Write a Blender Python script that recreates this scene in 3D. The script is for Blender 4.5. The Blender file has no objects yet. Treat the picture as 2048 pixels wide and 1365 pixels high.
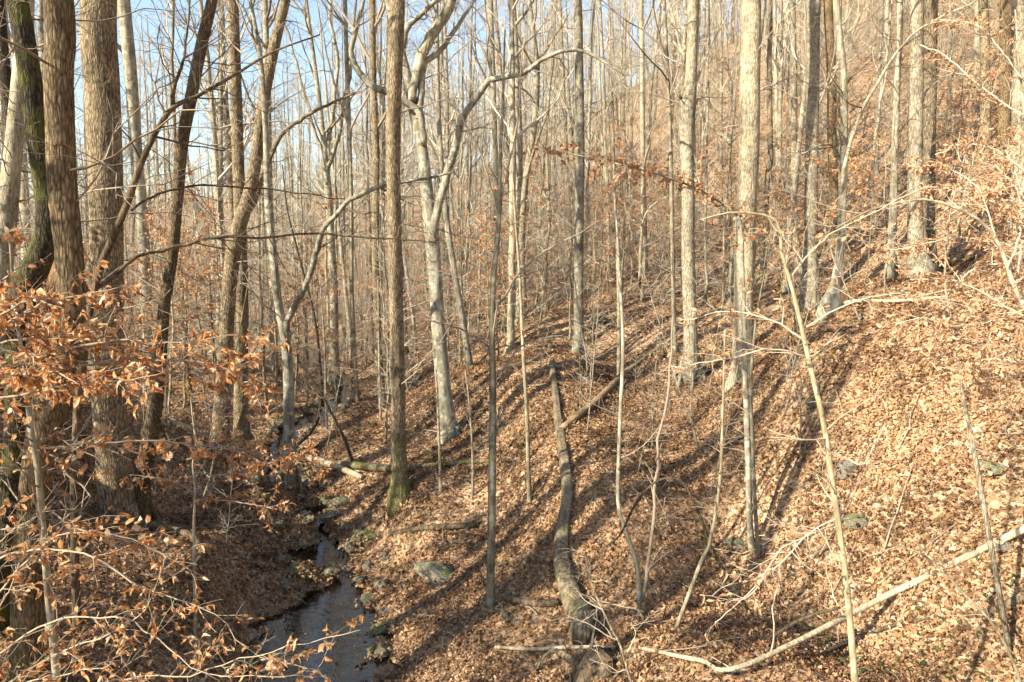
import bpy, math, random
import numpy as np

# ------------------------------------------------------------------ camera, world, sun, exposure
SC = bpy.context.scene
COL = SC.collection
CAM_H = 6.0
PITCH = math.radians(5.1)
F = 1365.0                                   # focal length in photograph pixels (24 mm on 36 mm)
cam_d = bpy.data.cameras.new('camera')
cam_d.lens = 24.0
cam_d.sensor_width = 36.0
cam_d.clip_end = 3000.0
cam_d.clip_start = 0.05
cam = bpy.data.objects.new('camera', cam_d)
cam.location = (0, 0, CAM_H)
cam.rotation_euler = (math.pi / 2 - PITCH, 0, 0)
COL.objects.link(cam)
SC.camera = cam

SUN_EL = math.radians(29)
SUN_TRAVEL = np.array([0.81, 0.59])          # where shadows run on level ground
SUN_TRAVEL = SUN_TRAVEL / np.linalg.norm(SUN_TRAVEL)
world = bpy.data.worlds.new('World')
SC.world = world
world.use_nodes = True
wn = world.node_tree.nodes
wl = world.node_tree.links
wn.clear()
sky = wn.new('ShaderNodeTexSky')
sky.sky_type = 'NISHITA'
sky.sun_disc = False
sky.sun_elevation = SUN_EL
sky.sun_rotation = math.atan2(-SUN_TRAVEL[0], -SUN_TRAVEL[1])
sky.altitude = 0
sky.air_density = 1.35
sky.dust_density = 0.8
sky.ozone_density = 1.0
bg = wn.new('ShaderNodeBackground')
bg.inputs['Strength'].default_value = 0.11
wo = wn.new('ShaderNodeOutputWorld')
wl.new(sky.outputs[0], bg.inputs['Color'])
wl.new(bg.outputs[0], wo.inputs['Surface'])

sun_d = bpy.data.lights.new('sun', 'SUN')
sun_d.energy = 5.0
sun_d.angle = math.radians(0.53)
sun_d.color = (1.0, 0.885, 0.69)
sun = bpy.data.objects.new('sun', sun_d)
from mathutils import Vector
sd = Vector((SUN_TRAVEL[0] * math.cos(SUN_EL), SUN_TRAVEL[1] * math.cos(SUN_EL), -math.sin(SUN_EL)))
sun.rotation_euler = sd.to_track_quat('-Z', 'Y').to_euler()
sun.location = (-40, -20, 40)
COL.objects.link(sun)

SC.view_settings.view_transform = 'Standard'
SC.view_settings.look = 'None'
SC.view_settings.exposure = 1.5
SC.view_settings.gamma = 1.0
SC.view_settings.use_curve_mapping = False
SC.render.engine = 'CYCLES'
SC.cycles.max_bounces = 4
SC.cycles.diffuse_bounces = 2
SC.cycles.glossy_bounces = 2
SC.cycles.transmission_bounces = 3
SC.cycles.transparent_max_bounces = 6
SC.cycles.caustics_reflective = False
SC.cycles.caustics_refractive = False
SC.cycles.use_denoising = True
SC.cycles.use_adaptive_sampling = True
SC.cycles.adaptive_threshold = 0.025
SC.cycles.adaptive_min_samples = 16

rng = np.random.default_rng(7)
random.seed(7)


def pix(px, py, Y):
    """world point at depth Y (metres ahead) seen at a pixel of the photograph"""
    u = (px - 1024.0) / F
    v = (682.5 - py) / F
    dy = math.cos(PITCH) + v * math.sin(PITCH)
    dz = -math.sin(PITCH) + v * math.cos(PITCH)
    t = Y / dy
    return np.array([u * t, Y, CAM_H + dz * t])


def to_pix(P):
    P = np.asarray(P, float)
    x, y, z = P[..., 0], P[..., 1], P[..., 2] - CAM_H
    d = y * math.cos(PITCH) - z * math.sin(PITCH)
    up = y * math.sin(PITCH) + z * math.cos(PITCH)
    d = np.where(d < 0.05, 0.05, d)
    return 1024 + F * x / d, 682.5 - F * up / d, d


# ------------------------------------------------------------------ materials
def mat(name):
    m = bpy.data.materials.new(name)
    m.use_nodes = True
    m.node_tree.nodes.clear()
    return m, m.node_tree.nodes, m.node_tree.links


def ramp(nodes, stops):
    r = nodes.new('ShaderNodeValToRGB')
    el = r.color_ramp.elements
    while len(el) > 1:
        el.remove(el[-1])
    el[0].position = stops[0][0]
    el[0].color = (*stops[0][1], 1)
    for p, c in stops[1:]:
        e = el.new(p)
        e.color = (*c, 1)
    return r


def mixc(nodes, links, blend, fac, a, b):
    n = nodes.new('ShaderNodeMix')
    n.data_type = 'RGBA'
    n.blend_type = blend
    for sock, v in ((n.inputs[0], fac), (n.inputs[6], a), (n.inputs[7], b)):
        if hasattr(v, 'links'):
            links.new(v, sock)
        elif isinstance(v, (int, float)):
            sock.default_value = v
        else:
            sock.default_value = (*v, 1)
    return n.outputs[2]


def bark(name, dark, mid, light, furrow=1.0, moss=0.15, ring=0.0, scale=1.0, lichen=0.0):
    dark, mid, light = [tuple(0.82 * x for x in c) for c in (dark, mid, light)]
    m, N, L = mat(name)
    out = N.new('ShaderNodeOutputMaterial')
    p = N.new('ShaderNodeBsdfPrincipled')
    p.inputs['Roughness'].default_value = 0.9
    p.inputs['Specular IOR Level'].default_value = 0.15
    L.new(p.outputs[0], out.inputs[0])
    tc = N.new('ShaderNodeTexCoord')
    oi = N.new('ShaderNodeObjectInfo')
    ad = N.new('ShaderNodeVectorMath')
    ad.operation = 'ADD'
    L.new(tc.outputs['Object'], ad.inputs[0])
    L.new(oi.outputs['Random'], ad.inputs[1])
    mp = N.new('ShaderNodeMapping')
    mp.inputs['Scale'].default_value = (26 * scale, 26 * scale, 5.0 * scale)
    L.new(ad.outputs[0], mp.inputs[0])
    n1 = N.new('ShaderNodeTexNoise')
    n1.inputs['Scale'].default_value = 1.0
    n1.inputs['Detail'].default_value = 5
    n1.inputs['Roughness'].default_value = 0.6
    n1.inputs['Distortion'].default_value = 0.6
    L.new(mp.outputs[0], n1.inputs['Vector'])
    r = ramp(N, [(0.33, dark), (0.5, mid), (0.68, light)])
    hgt = n1.outputs[0]
    if furrow >= 0.8:
        # interlaced ridges parted by dark furrows
        mv = N.new('ShaderNodeMapping')
        mv.inputs['Scale'].default_value = (30 * scale, 30 * scale, 7.0 * scale)
        L.new(ad.outputs[0], mv.inputs[0])
        mw = N.new('ShaderNodeVectorMath')
        mw.operation = 'MULTIPLY_ADD'
        L.new(n1.outputs['Color'], mw.inputs[0])
        mw.inputs[1].default_value = (1.1, 1.1, 1.1)
        L.new(mv.outputs[0], mw.inputs[2])
        vo = N.new('ShaderNodeTexVoronoi')
        vo.feature = 'DISTANCE_TO_EDGE'
        vo.inputs['Scale'].default_value = 1.0
        L.new(mw.outputs[0], vo.inputs['Vector'])
        k = N.new('ShaderNodeMath')
        k.operation = 'MULTIPLY_ADD'
        L.new(vo.outputs['Distance'], k.inputs[0])
        k.inputs[1].default_value = 0.75
        m5 = N.new('ShaderNodeMath')
        m5.operation = 'MULTIPLY_ADD'
        L.new(n1.outputs[0], m5.inputs[0])
        m5.inputs[1].default_value = 0.55
        m5.inputs[2].default_value = 0.08
        L.new(m5.outputs[0], k.inputs[2])
        hgt = k.outputs[0]
    L.new(hgt, r.inputs[0])
    n2 = N.new('ShaderNodeTexNoise')
    n2.inputs['Scale'].default_value = 1.7
    n2.inputs['Detail'].default_value = 4
    L.new(ad.outputs[0], n2.inputs['Vector'])
    r2 = ramp(N, [(0.3, (0.62, 0.62, 0.62)), (0.7, (1.2, 1.18, 1.12))])
    L.new(n2.outputs[0], r2.inputs[0])
    c = mixc(N, L, 'MULTIPLY', 1.0, r.outputs[0], r2.outputs[0])
    # each tree its own tone
    r3 = ramp(N, [(0.0, (0.76, 0.77, 0.79)), (0.5, (1.0, 0.99, 0.97)), (1.0, (1.16, 1.11, 1.03))])
    L.new(oi.outputs['Random'], r3.inputs[0])
    c = mixc(N, L, 'MULTIPLY', 1.0, c, r3.outputs[0])
    if lichen:
        n4 = N.new('ShaderNodeTexNoise')
        n4.inputs['Scale'].default_value = 7.0
        n4.inputs['Detail'].default_value = 6
        L.new(ad.outputs[0], n4.inputs['Vector'])
        r4 = ramp(N, [(0.52, (0, 0, 0)), (0.6, (1, 1, 1))])
        L.new(n4.outputs[0], r4.inputs[0])
        mm = N.new('ShaderNodeMath')
        mm.operation = 'MULTIPLY'
        mm.inputs[1].default_value = lichen
        L.new(r4.outputs[0], mm.inputs[0])
        c = mixc(N, L, 'MIX', mm.outputs[0], c, (0.40, 0.41, 0.34))
    if moss:
        n3 = N.new('ShaderNodeTexNoise')
        n3.inputs['Scale'].default_value = 3.1
        n3.inputs['Detail'].default_value = 7
        n3.inputs['Roughness'].default_value = 0.7
        L.new(ad.outputs[0], n3.inputs['Vector'])
        at = N.new('ShaderNodeAttribute')
        at.attribute_name = 'moss'
        sm = N.new('ShaderNodeMath')
        sm.operation = 'MULTIPLY_ADD'
        L.new(at.outputs['Fac'], sm.inputs[0])
        sm.inputs[1].default_value = 0.32
        L.new(n3.outputs[0], sm.inputs[2])
        r5 = ramp(N, [(0.60, (0, 0, 0)), (0.72, (1, 1, 1))])
        L.new(sm.outputs[0], r5.inputs[0])
        mm = N.new('ShaderNodeMath')
        mm.operation = 'MULTIPLY'
        mm.inputs[1].default_value = moss
        L.new(r5.outputs[0], mm.inputs[0])
        c = mixc(N, L, 'MIX', mm.outputs[0], c, (0.10, 0.115, 0.02))
    L.new(c, p.inputs['Base Color'])
    b = N.new('ShaderNodeBump')
    b.inputs['Strength'].default_value = 0.9 * furrow
    b.inputs['Distance'].default_value = 0.035
    L.new(hgt, b.inputs['Height'])
    L.new(b.outputs[0], p.inputs['Normal'])
    return m


M = {}
M['bark_tulip'] = bark('bark_tulip', (0.09, 0.07, 0.045), (0.31, 0.25, 0.17), (0.47, 0.39, 0.28), 1.0, 0.5)
M['bark_brown'] = bark('bark_brown', (0.08, 0.057, 0.032), (0.24, 0.18, 0.11), (0.36, 0.285, 0.185), 1.0, 0.75)
M['bark_dark'] = bark('bark_dark', (0.025, 0.02, 0.014), (0.10, 0.082, 0.055), (0.17, 0.145, 0.10), 1.0, 0.55)
M['bark_grey'] = bark('bark_grey', (0.18, 0.163, 0.122), (0.315, 0.288, 0.222), (0.45, 0.42, 0.335), 0.35, 0.35, scale=0.5, lichen=0.6)
M['bark_pale'] = bark('bark_pale', (0.16, 0.135, 0.095), (0.39, 0.34, 0.255), (0.54, 0.49, 0.385), 0.85, 0.1, lichen=0.35)
M['bark_far'] = bark('bark_far', (0.18, 0.157, 0.115), (0.37, 0.33, 0.25), (0.53, 0.48, 0.38), 0.5, 0.2, lichen=0.3)
M['bark_sapling'] = bark('bark_sapling', (0.13, 0.112, 0.072), (0.27, 0.24, 0.168), (0.40, 0.365, 0.265), 0.3, 0.3, lichen=0.35)
M['bark_yellow'] = bark('bark_yellow', (0.30, 0.25, 0.14), (0.46, 0.40, 0.25), (0.58, 0.52, 0.36), 0.3, 0.2, lichen=0.4)
M['deadwood'] = bark('deadwood', (0.30, 0.245, 0.17), (0.50, 0.43, 0.315), (0.66, 0.58, 0.45), 0.7, 0.15)
M['deadwood_tan'] = bark('deadwood_tan', (0.17, 0.115, 0.065), (0.35, 0.255, 0.155), (0.50, 0.39, 0.26), 0.7, 0.3)
M['rotten'] = bark('rotten', (0.10, 0.06, 0.035), (0.30, 0.18, 0.10), (0.47, 0.31, 0.19), 1.0, 0.1)
M['log_mossy'] = bark('log_mossy', (0.10, 0.08, 0.05), (0.28, 0.225, 0.145), (0.43, 0.355, 0.245), 0.7, 0.6)
M['log_dark'] = bark('log_dark', (0.05, 0.04, 0.027), (0.15, 0.115, 0.08), (0.26, 0.205, 0.145), 0.7, 0.4)


def twig_mat(name, a, b):
    m, N, L = mat(name)
    out = N.new('ShaderNodeOutputMaterial')
    p = N.new('ShaderNodeBsdfPrincipled')
    p.inputs['Roughness'].default_value = 0.8
    p.inputs['Specular IOR Level'].default_value = 0.2
    g = N.new('ShaderNodeNewGeometry')
    r = ramp(N, [(0, a), (1, b)])
    L.new(g.outputs['Random Per Island'], r.inputs[0])
    L.new(r.outputs[0], p.inputs['Base Color'])
    L.new(p.outputs[0], out.inputs[0])
    return m


M['twig'] = twig_mat('twig', (0.13, 0.10, 0.07), (0.34, 0.28, 0.21))
M['twig_far'] = twig_mat('twig_far', (0.23, 0.20, 0.155), (0.52, 0.465, 0.365))
M['twig_dark'] = twig_mat('twig_dark', (0.06, 0.045, 0.032), (0.16, 0.12, 0.085))
M['twig_tan'] = twig_mat('twig_tan', (0.24, 0.19, 0.13), (0.44, 0.37, 0.27))
M['twig_pale'] = twig_mat('twig_pale', (0.34, 0.28, 0.20), (0.56, 0.48, 0.36))


def leaf_mat(name, stops, src, trans=0.3, rough=0.5, patch=False):
    m, N, L = mat(name)
    out = N.new('ShaderNodeOutputMaterial')
    r = ramp(N, stops)
    if src == 'object':
        oi = N.new('ShaderNodeObjectInfo')
        L.new(oi.outputs['Random'], r.inputs[0])
    else:
        g = N.new('ShaderNodeNewGeometry')
        L.new(g.outputs['Random Per Island'], r.inputs[0])
    tc = N.new('ShaderNodeTexCoord')
    n = N.new('ShaderNodeTexNoise')
    n.inputs['Scale'].default_value = 5 if src == 'object' else 60
    n.inputs['Detail'].default_value = 4
    L.new(tc.outputs['Object'], n.inputs['Vector'])
    r2 = ramp(N, [(0.32, (0.55, 0.48, 0.42)), (0.68, (1.15, 1.15, 1.15))])
    L.new(n.outputs[0], r2.inputs[0])
    c = mixc(N, L, 'MULTIPLY', 1.0, r.outputs[0], r2.outputs[0])
    if patch:
        # matted, damp and rotted drifts among the fresh dry leaves
        for sc_, lo_, a_, b_ in ((0.7, 0.36, (0.5, 0.46, 0.42), (1.12, 1.12, 1.12)), (3.3, 0.38, (0.62, 0.6, 0.58), (1.08, 1.08, 1.08))):
            n3 = N.new('ShaderNodeTexNoise')
            n3.inputs['Scale'].default_value = sc_
            n3.inputs['Detail'].default_value = 6
            L.new(tc.outputs['Object'], n3.inputs['Vector'])
            r3 = ramp(N, [(lo_, a_), (lo_ + 0.2, b_)])
            L.new(n3.outputs[0], r3.inputs[0])
            c = mixc(N, L, 'MULTIPLY', 1.0, c, r3.outputs[0])
    p = N.new('ShaderNodeBsdfPrincipled')
    p.inputs['Roughness'].default_value = rough
    p.inputs['Specular IOR Level'].default_value = 0.35
    L.new(c, p.inputs['Base Color'])
    t = N.new('ShaderNodeBsdfTranslucent')
    L.new(c, t.inputs['Color'])
    mx = N.new('ShaderNodeMixShader')
    mx.inputs[0].default_value = trans
    L.new(p.outputs[0], mx.inputs[1])
    L.new(t.outputs[0], mx.inputs[2])
    L.new(mx.outputs[0], out.inputs[0])
    return m


ORANGE = [(0, (0.36, 0.15, 0.055)), (0.15, (0.52, 0.235, 0.085)), (0.4, (0.68, 0.34, 0.135)), (0.65, (0.76, 0.45, 0.21)), (0.86, (0.80, 0.57, 0.35)), (0.95, (0.84, 0.68, 0.49)), (1, (0.30, 0.13, 0.055))]
PEACH = [(0, (0.56, 0.31, 0.16)), (0.4, (0.68, 0.45, 0.27)), (0.75, (0.74, 0.55, 0.37)), (1, (0.50, 0.26, 0.13))]
BROWNL = [(0, (0.36, 0.16, 0.065)), (0.5, (0.58, 0.29, 0.125)), (1, (0.72, 0.45, 0.24))]
_LITTER = [(0, (0.11, 0.06, 0.03)), (0.15, (0.22, 0.122, 0.058)), (0.34, (0.38, 0.215, 0.105)), (0.56, (0.50, 0.30, 0.152)), (0.78, (0.60, 0.395, 0.225)), (0.92, (0.69, 0.505, 0.33)), (1, (0.29, 0.135, 0.058))]
LITTER = [(a, tuple(0.80 * x for x in b)) for a, b in _LITTER]
ORANGE, PEACH, BROWNL = [[(a, tuple(0.86 * x for x in b)) for a, b in t] for t in (ORANGE, PEACH, BROWNL)]
M['leaf_orange'] = leaf_mat('leaf_orange', ORANGE, 'object', 0.35, 0.42)
M['leaf_peach'] = leaf_mat('leaf_peach', PEACH, 'object', 0.35, 0.45)
M['leaf_brown'] = leaf_mat('leaf_brown', BROWNL, 'object', 0.3, 0.5)
M['foliage_orange'] = leaf_mat('foliage_orange', ORANGE, 'island', 0.35, 0.45)
M['foliage_peach'] = leaf_mat('foliage_peach', PEACH, 'island', 0.35, 0.5)
M['foliage_brown'] = leaf_mat('foliage_brown', BROWNL, 'island', 0.3, 0.5)
M['litter'] = leaf_mat('litter', LITTER, 'island', 0.15, 0.6, patch=True)
M['ivy'] = leaf_mat('ivy', [(0, (0.02, 0.05, 0.012)), (1, (0.07, 0.12, 0.03))], 'island', 0.15, 0.4)
M['needles'] = leaf_mat('needles', [(0, (0.03, 0.05, 0.015)), (1, (0.08, 0.11, 0.03))], 'island', 0.2, 0.6)


def ground_mat():
    m, N, L = mat('ground_leaves')
    out = N.new('ShaderNodeOutputMaterial')
    p = N.new('ShaderNodeBsdfPrincipled')
    p.inputs['Roughness'].default_value = 0.85
    p.inputs['Specular IOR Level'].default_value = 0.15
    tc = N.new('ShaderNodeTexCoord')
    nd = N.new('ShaderNodeTexNoise')
    nd.inputs['Scale'].default_value = 9
    L.new(tc.outputs['Object'], nd.inputs['Vector'])
    ad = N.new('ShaderNodeVectorMath')
    ad.operation = 'MULTIPLY_ADD'
    L.new(nd.outputs['Color'], ad.inputs[0])
    ad.inputs[1].default_value = (0.08, 0.08, 0.08)
    L.new(tc.outputs['Object'], ad.inputs[2])
    v = N.new('ShaderNodeTexVoronoi')
    v.inputs['Scale'].default_value = 15
    L.new(ad.outputs[0], v.inputs['Vector'])
    sp = N.new('ShaderNodeSeparateColor')
    L.new(v.outputs['Color'], sp.inputs[0])
    r = ramp(N, [(a, (b[0] * 0.80, b[1] * 0.86, b[2] * 0.95)) for a, b in LITTER])
    L.new(sp.outputs[0], r.inputs[0])
    n2 = N.new('ShaderNodeTexNoise')
    n2.inputs['Scale'].default_value = 0.35
    n2.inputs['Detail'].default_value = 8
    L.new(tc.outputs['Object'], n2.inputs['Vector'])
    r2 = ramp(N, [(0.3, (0.72, 0.68, 0.62)), (0.65, (1.1, 1.1, 1.1))])
    L.new(n2.outputs[0], r2.inputs[0])
    c = mixc(N, L, 'MULTIPLY', 1.0, r.outputs[0], r2.outputs[0])
    # wet silt and gravel along the stream (attribute painted on the bed itself)
    at = N.new('ShaderNodeAttribute')
    at.attribute_name = 'bed'
    bm_ = N.new('ShaderNodeMath')
    bm_.operation = 'MULTIPLY'
    bm_.inputs[1].default_value = 0.7
    L.new(at.outputs['Fac'], bm_.inputs[0])
    c = mixc(N, L, 'MIX', bm_.outputs[0], c, (0.13, 0.08, 0.042))
    L.new(c, p.inputs['Base Color'])
    b = N.new('ShaderNodeBump')
    b.inputs['Strength'].default_value = 0.8
    b.inputs['Distance'].default_value = 0.05
    L.new(sp.outputs[1], b.inputs['Height'])
    L.new(b.outputs[0], p.inputs['Normal'])
    L.new(p.outputs[0], out.inputs[0])
    return m


M['ground'] = ground_mat()


def water_mat():
    m, N, L = mat('stream_water')
    out = N.new('ShaderNodeOutputMaterial')
    tc = N.new('ShaderNodeTexCoord')
    mp = N.new('ShaderNodeMapping')
    mp.inputs['Scale'].default_value = (3, 9, 4)
    mp.inputs['Rotation'].default_value = (0, 0, 0.5)
    L.new(tc.outputs['Object'], mp.inputs[0])
    n = N.new('ShaderNodeTexNoise')
    n.inputs['Scale'].default_value = 1.2
    n.inputs['Detail'].default_value = 3
    L.new(mp.outputs[0], n.inputs['Vector'])
    b = N.new('ShaderNodeBump')
    b.inputs['Strength'].default_value = 0.22
    b.inputs['Distance'].default_value = 0.04
    L.new(n.outputs[0], b.inputs['Height'])
    g = N.new('ShaderNodeBsdfGlossy')
    g.inputs['Roughness'].default_value = 0.04
    L.new(b.outputs[0], g.inputs['Normal'])
    t = N.new('ShaderNodeBsdfTransparent')
    t.inputs['Color'].default_value = (0.55, 0.44, 0.32, 1)
    d = N.new('ShaderNodeBsdfDiffuse')
    d.inputs['Color'].default_value = (0.075, 0.055, 0.042, 1)
    m0 = N.new('ShaderNodeMixShader')
    m0.inputs[0].default_value = 0.1
    L.new(t.outputs[0], m0.inputs[1])
    L.new(d.outputs[0], m0.inputs[2])
    fr = N.new('ShaderNodeFresnel')
    fr.inputs['IOR'].default_value = 2.4
    L.new(b.outputs[0], fr.inputs['Normal'])
    m1 = N.new('ShaderNodeMixShader')
    L.new(fr.outputs[0], m1.inputs[0])
    L.new(m0.outputs[0], m1.inputs[1])
    L.new(g.outputs[0], m1.inputs[2])
    L.new(m1.outputs[0], out.inputs[0])
    return m


M['water'] = water_mat()


def rock_mat():
    m, N, L = mat('mossy_rock')
    out = N.new('ShaderNodeOutputMaterial')
    p = N.new('ShaderNodeBsdfPrincipled')
    p.inputs['Roughness'].default_value = 0.8
    tc = N.new('ShaderNodeTexCoord')
    oi = N.new('ShaderNodeObjectInfo')
    ad = N.new('ShaderNodeVectorMath')
    L.new(tc.outputs['Object'], ad.inputs[0])
    L.new(oi.outputs['Random'], ad.inputs[1])
    n = N.new('ShaderNodeTexNoise')
    n.inputs['Scale'].default_value = 9
    n.inputs['Detail'].default_value = 8
    n.inputs['Roughness'].default_value = 0.65
    L.new(ad.outputs[0], n.inputs['Vector'])
    r = ramp(N, [(0.3, (0.04, 0.036, 0.028)), (0.52, (0.15, 0.138, 0.11)), (0.7, (0.36, 0.34, 0.28))])
    L.new(n.outputs[0], r.inputs[0])
    g = N.new('ShaderNodeNewGeometry')
    sx = N.new('ShaderNodeSeparateXYZ')
    L.new(g.outputs['Normal'], sx.inputs[0])
    n2 = N.new('ShaderNodeTexNoise')
    n2.inputs['Scale'].default_value = 4
    n2.inputs['Detail'].default_value = 8
    L.new(ad.outputs[0], n2.inputs['Vector'])
    a1 = N.new('ShaderNodeMath')
    a1.operation = 'MULTIPLY_ADD'
    L.new(sx.outputs[2], a1.inputs[0])
    a1.inputs[1].default_value = 0.12
    L.new(n2.outputs[0], a1.inputs[2])
    a2 = N.new('ShaderNodeMath')
    a2.operation = 'MULTIPLY_ADD'
    L.new(oi.outputs['Random'], a2.inputs[0])
    a2.inputs[1].default_value = 0.22
    L.new(a1.outputs[0], a2.inputs[2])
    r2 = ramp(N, [(0.68, (0, 0, 0)), (0.80, (1, 1, 1))])
    L.new(a2.outputs[0], r2.inputs[0])
    r3 = ramp(N, [(0.35, (0.045, 0.06, 0.012)), (0.65, (0.17, 0.19, 0.03))])
    L.new(n.outputs[0], r3.inputs[0])
    c = mixc(N, L, 'MIX', r2.outputs[0], r.outputs[0], r3.outputs[0])
    L.new(c, p.inputs['Base Color'])
    b = N.new('ShaderNodeBump')
    b.inputs['Strength'].default_value = 0.8
    b.inputs['Distance'].default_value = 0.03
    L.new(n.outputs[0], b.inputs['Height'])
    L.new(b.outputs[0], p.inputs['Normal'])
    L.new(p.outputs[0], out.inputs[0])
    return m


M['rock'] = rock_mat()


# ------------------------------------------------------------------ mesh helpers
def mesh_np(name, V, faces, material, smooth=True, attrs=None):
    """faces: list of int arrays (K,n) with n = 3 or 4"""
    me = bpy.data.meshes.new(name)
    V = np.asarray(V, np.float32)
    me.vertices.add(len(V))
    me.vertices.foreach_set('co', V.ravel())
    faces = [f for f in faces if len(f)]
    loops = np.concatenate([f.ravel() for f in faces]).astype(np.int32)
    counts = np.concatenate([np.full(len(f), f.shape[1]) for f in faces]).astype(np.int32)
    starts = np.concatenate([[0], np.cumsum(counts)[:-1]]).astype(np.int32)
    me.loops.add(len(loops))
    me.loops.foreach_set('vertex_index', loops)
    me.polygons.add(len(counts))
    me.polygons.foreach_set('loop_start', starts)
    me.polygons.foreach_set('loop_total', counts)
    me.polygons.foreach_set('use_smooth', np.full(len(counts), smooth))
    for k, a in (attrs or {}).items():
        at = me.attributes.new(k, 'FLOAT', 'POINT')
        at.data.foreach_set('value', np.asarray(a, np.float32))
    me.update(calc_edges=True)
    me.materials.append(material)
    return me


def link(name, me, parent=None, loc=None):
    o = bpy.data.objects.new(name, me)
    COL.objects.link(o)
    if parent is not None:
        o.parent = parent
    if loc is not None:
        o.location = [float(a) for a in loc]
    return o


def tag(o, label=None, cat=None, group=None, kind=None):
    if label:
        o['label'] = label
    if cat:
        o['category'] = cat
    if group:
        o['group'] = group
    if kind:
        o['kind'] = kind
    return o


class Geo:
    """collects tubes and leaves; build() makes ONE mesh"""

    def __init__(self):
        self.V, self.Fq, self.Ft, self.n, self.moss = [], [], [], 0, []

    def raw(self, V, quads=None, tris=None, moss=None):
        V = np.asarray(V, float).reshape(-1, 3)
        if quads is not None and len(quads):
            self.Fq.append(np.asarray(quads) + self.n)
        if tris is not None and len(tris):
            self.Ft.append(np.asarray(tris) + self.n)
        self.V.append(V)
        self.moss.append(np.zeros(len(V)) if moss is None else np.asarray(moss, float).ravel())
        self.n += len(V)

    def tubes(self, P, R, sides, cap=True, rough=0.0, moss=None, seed=0):
        """P (M,N,3), R (M,N)"""
        P = np.asarray(P, float)
        R = np.asarray(R, float)
        if P.ndim == 2:
            P, R = P[None], R[None]
        Mn, N, _ = P.shape
        if Mn == 0:
            return
        T = np.gradient(P, axis=1)
        T /= np.linalg.norm(T, axis=2, keepdims=True) + 1e-9
        mean = np.abs(P[:, -1] - P[:, 0])
        ref = np.eye(3)[np.argmin(mean, axis=1)][:, None, :]
        A = np.cross(T, ref)
        A /= np.linalg.norm(A, axis=2, keepdims=True) + 1e-9
        B = np.cross(T, A)
        th = np.arange(sides) * 2 * math.pi / sides
        rr = R[:, :, None]
        if rough:
            r_ = np.random.default_rng(seed + 11)
            s = np.arange(N)
            lobes = np.zeros((Mn, N, sides))
            for k in range(1, 7):
                ph = r_.uniform(0, 6.28, (Mn, 1, 1)) + np.cumsum(r_.normal(0, 0.25, (Mn, N, 1)), axis=1)
                lobes += np.sin(k * th[None, None, :] + ph) / (k ** 0.7)
            lobes += r_.normal(0, 0.35, lobes.shape)
            if sides >= 40:
                for k in (9, 11, 13, 16, 19):
                    ph = r_.uniform(0, 6.28, (Mn, 1, 1)) + np.cumsum(r_.normal(0, 0.5, (Mn, N, 1)), axis=1)
                    lobes += 0.5 * np.sin(k * th[None, None, :] + ph) * (0.6 + 0.4 * np.sin(0.7 * s[None, :, None] + k))
            if sides >= 40:
                lobes /= 1.8
                rr = rr * 0.95
            rr = rr * (1 + rough * 0.5 * lobes)
        ring = P[:, :, None, :] + rr[..., None] * (np.cos(th)[None, None, :, None] * A[:, :, None, :] + np.sin(th)[None, None, :, None] * B[:, :, None, :])
        V = ring.reshape(-1, 3)
        i = np.arange(Mn)[:, None, None] * N * sides + np.arange(N - 1)[None, :, None] * sides
        j = np.arange(sides)[None, None, :]
        j2 = (j + 1) % sides
        q = np.stack([i + j, i + j2, i + sides + j2, i + sides + j], axis=-1).reshape(-1, 4)
        mo = None
        if moss is not None:
            mo = np.repeat(np.asarray(moss, float).reshape(Mn, N), sides, axis=1).ravel()
        tris = None
        if cap:
            base = np.arange(Mn) * N * sides
            ts = []
            for k in range(1, sides - 1):
                ts.append(np.stack([base, base + k + 1, base + k], -1))
                e = base + (N - 1) * sides
                ts.append(np.stack([e, e + k, e + k + 1], -1))
            tris = np.concatenate(ts)
        self.raw(V, q, tris, mo)

    def leaves(self, C, D, Nn, L, W, curl, fine=False, rg=None):
        """C base points (K,3), D direction, Nn face normal"""
        K = len(C)
        if K == 0:
            return
        D = D / (np.linalg.norm(D, axis=1, keepdims=True) + 1e-9)
        S = np.cross(D, Nn)
        S /= np.linalg.norm(S, axis=1, keepdims=True) + 1e-9
        U = np.cross(S, D)
        L = np.asarray(L)[:, None]
        W = np.asarray(W)[:, None]
        cu = np.asarray(curl)[:, None]
        if fine:
            a, b = 0.32, 0.72
            v = [C,
                 C + D * L * a + S * W * 0.5 + U * L * cu,
                 C + D * L * b + S * W * 0.40 + U * L * cu * 1.2,
                 C + D * L * (1 - 0.12 * np.abs(cu)) + U * L * cu * -0.6,
                 C + D * L * b - S * W * 0.40 + U * L * cu * 0.9,
                 C + D * L * a - S * W * 0.5 + U * L * cu]
            V = np.stack(v, 1).reshape(-1, 3)
            o = np.arange(K)[:, None] * 6
            t = np.concatenate([o + np.array([[0, 1, 5]]), o + np.array([[1, 2, 5]]), o + np.array([[2, 4, 5]]), o + np.array([[2, 3, 4]])])
        else:
            v = [C, C + D * L * 0.5 + S * W * 0.5 + U * L * cu, C + D * L, C + D * L * 0.5 - S * W * 0.5 + U * L * cu]
            V = np.stack(v, 1).reshape(-1, 3)
            o = np.arange(K)[:, None] * 4
            t = np.concatenate([o + np.array([[0, 1, 2]]), o + np.array([[0, 2, 3]])])
        self.raw(V, None, t)

    def build(self, name, material, smooth=True):
        V = np.concatenate(self.V)
        f = []
        if self.Fq:
            f.append(np.concatenate(self.Fq))
        if self.Ft:
            f.append(np.concatenate(self.Ft))
        return mesh_np(name, V, f, material, smooth, {'moss': np.concatenate(self.moss)})


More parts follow.
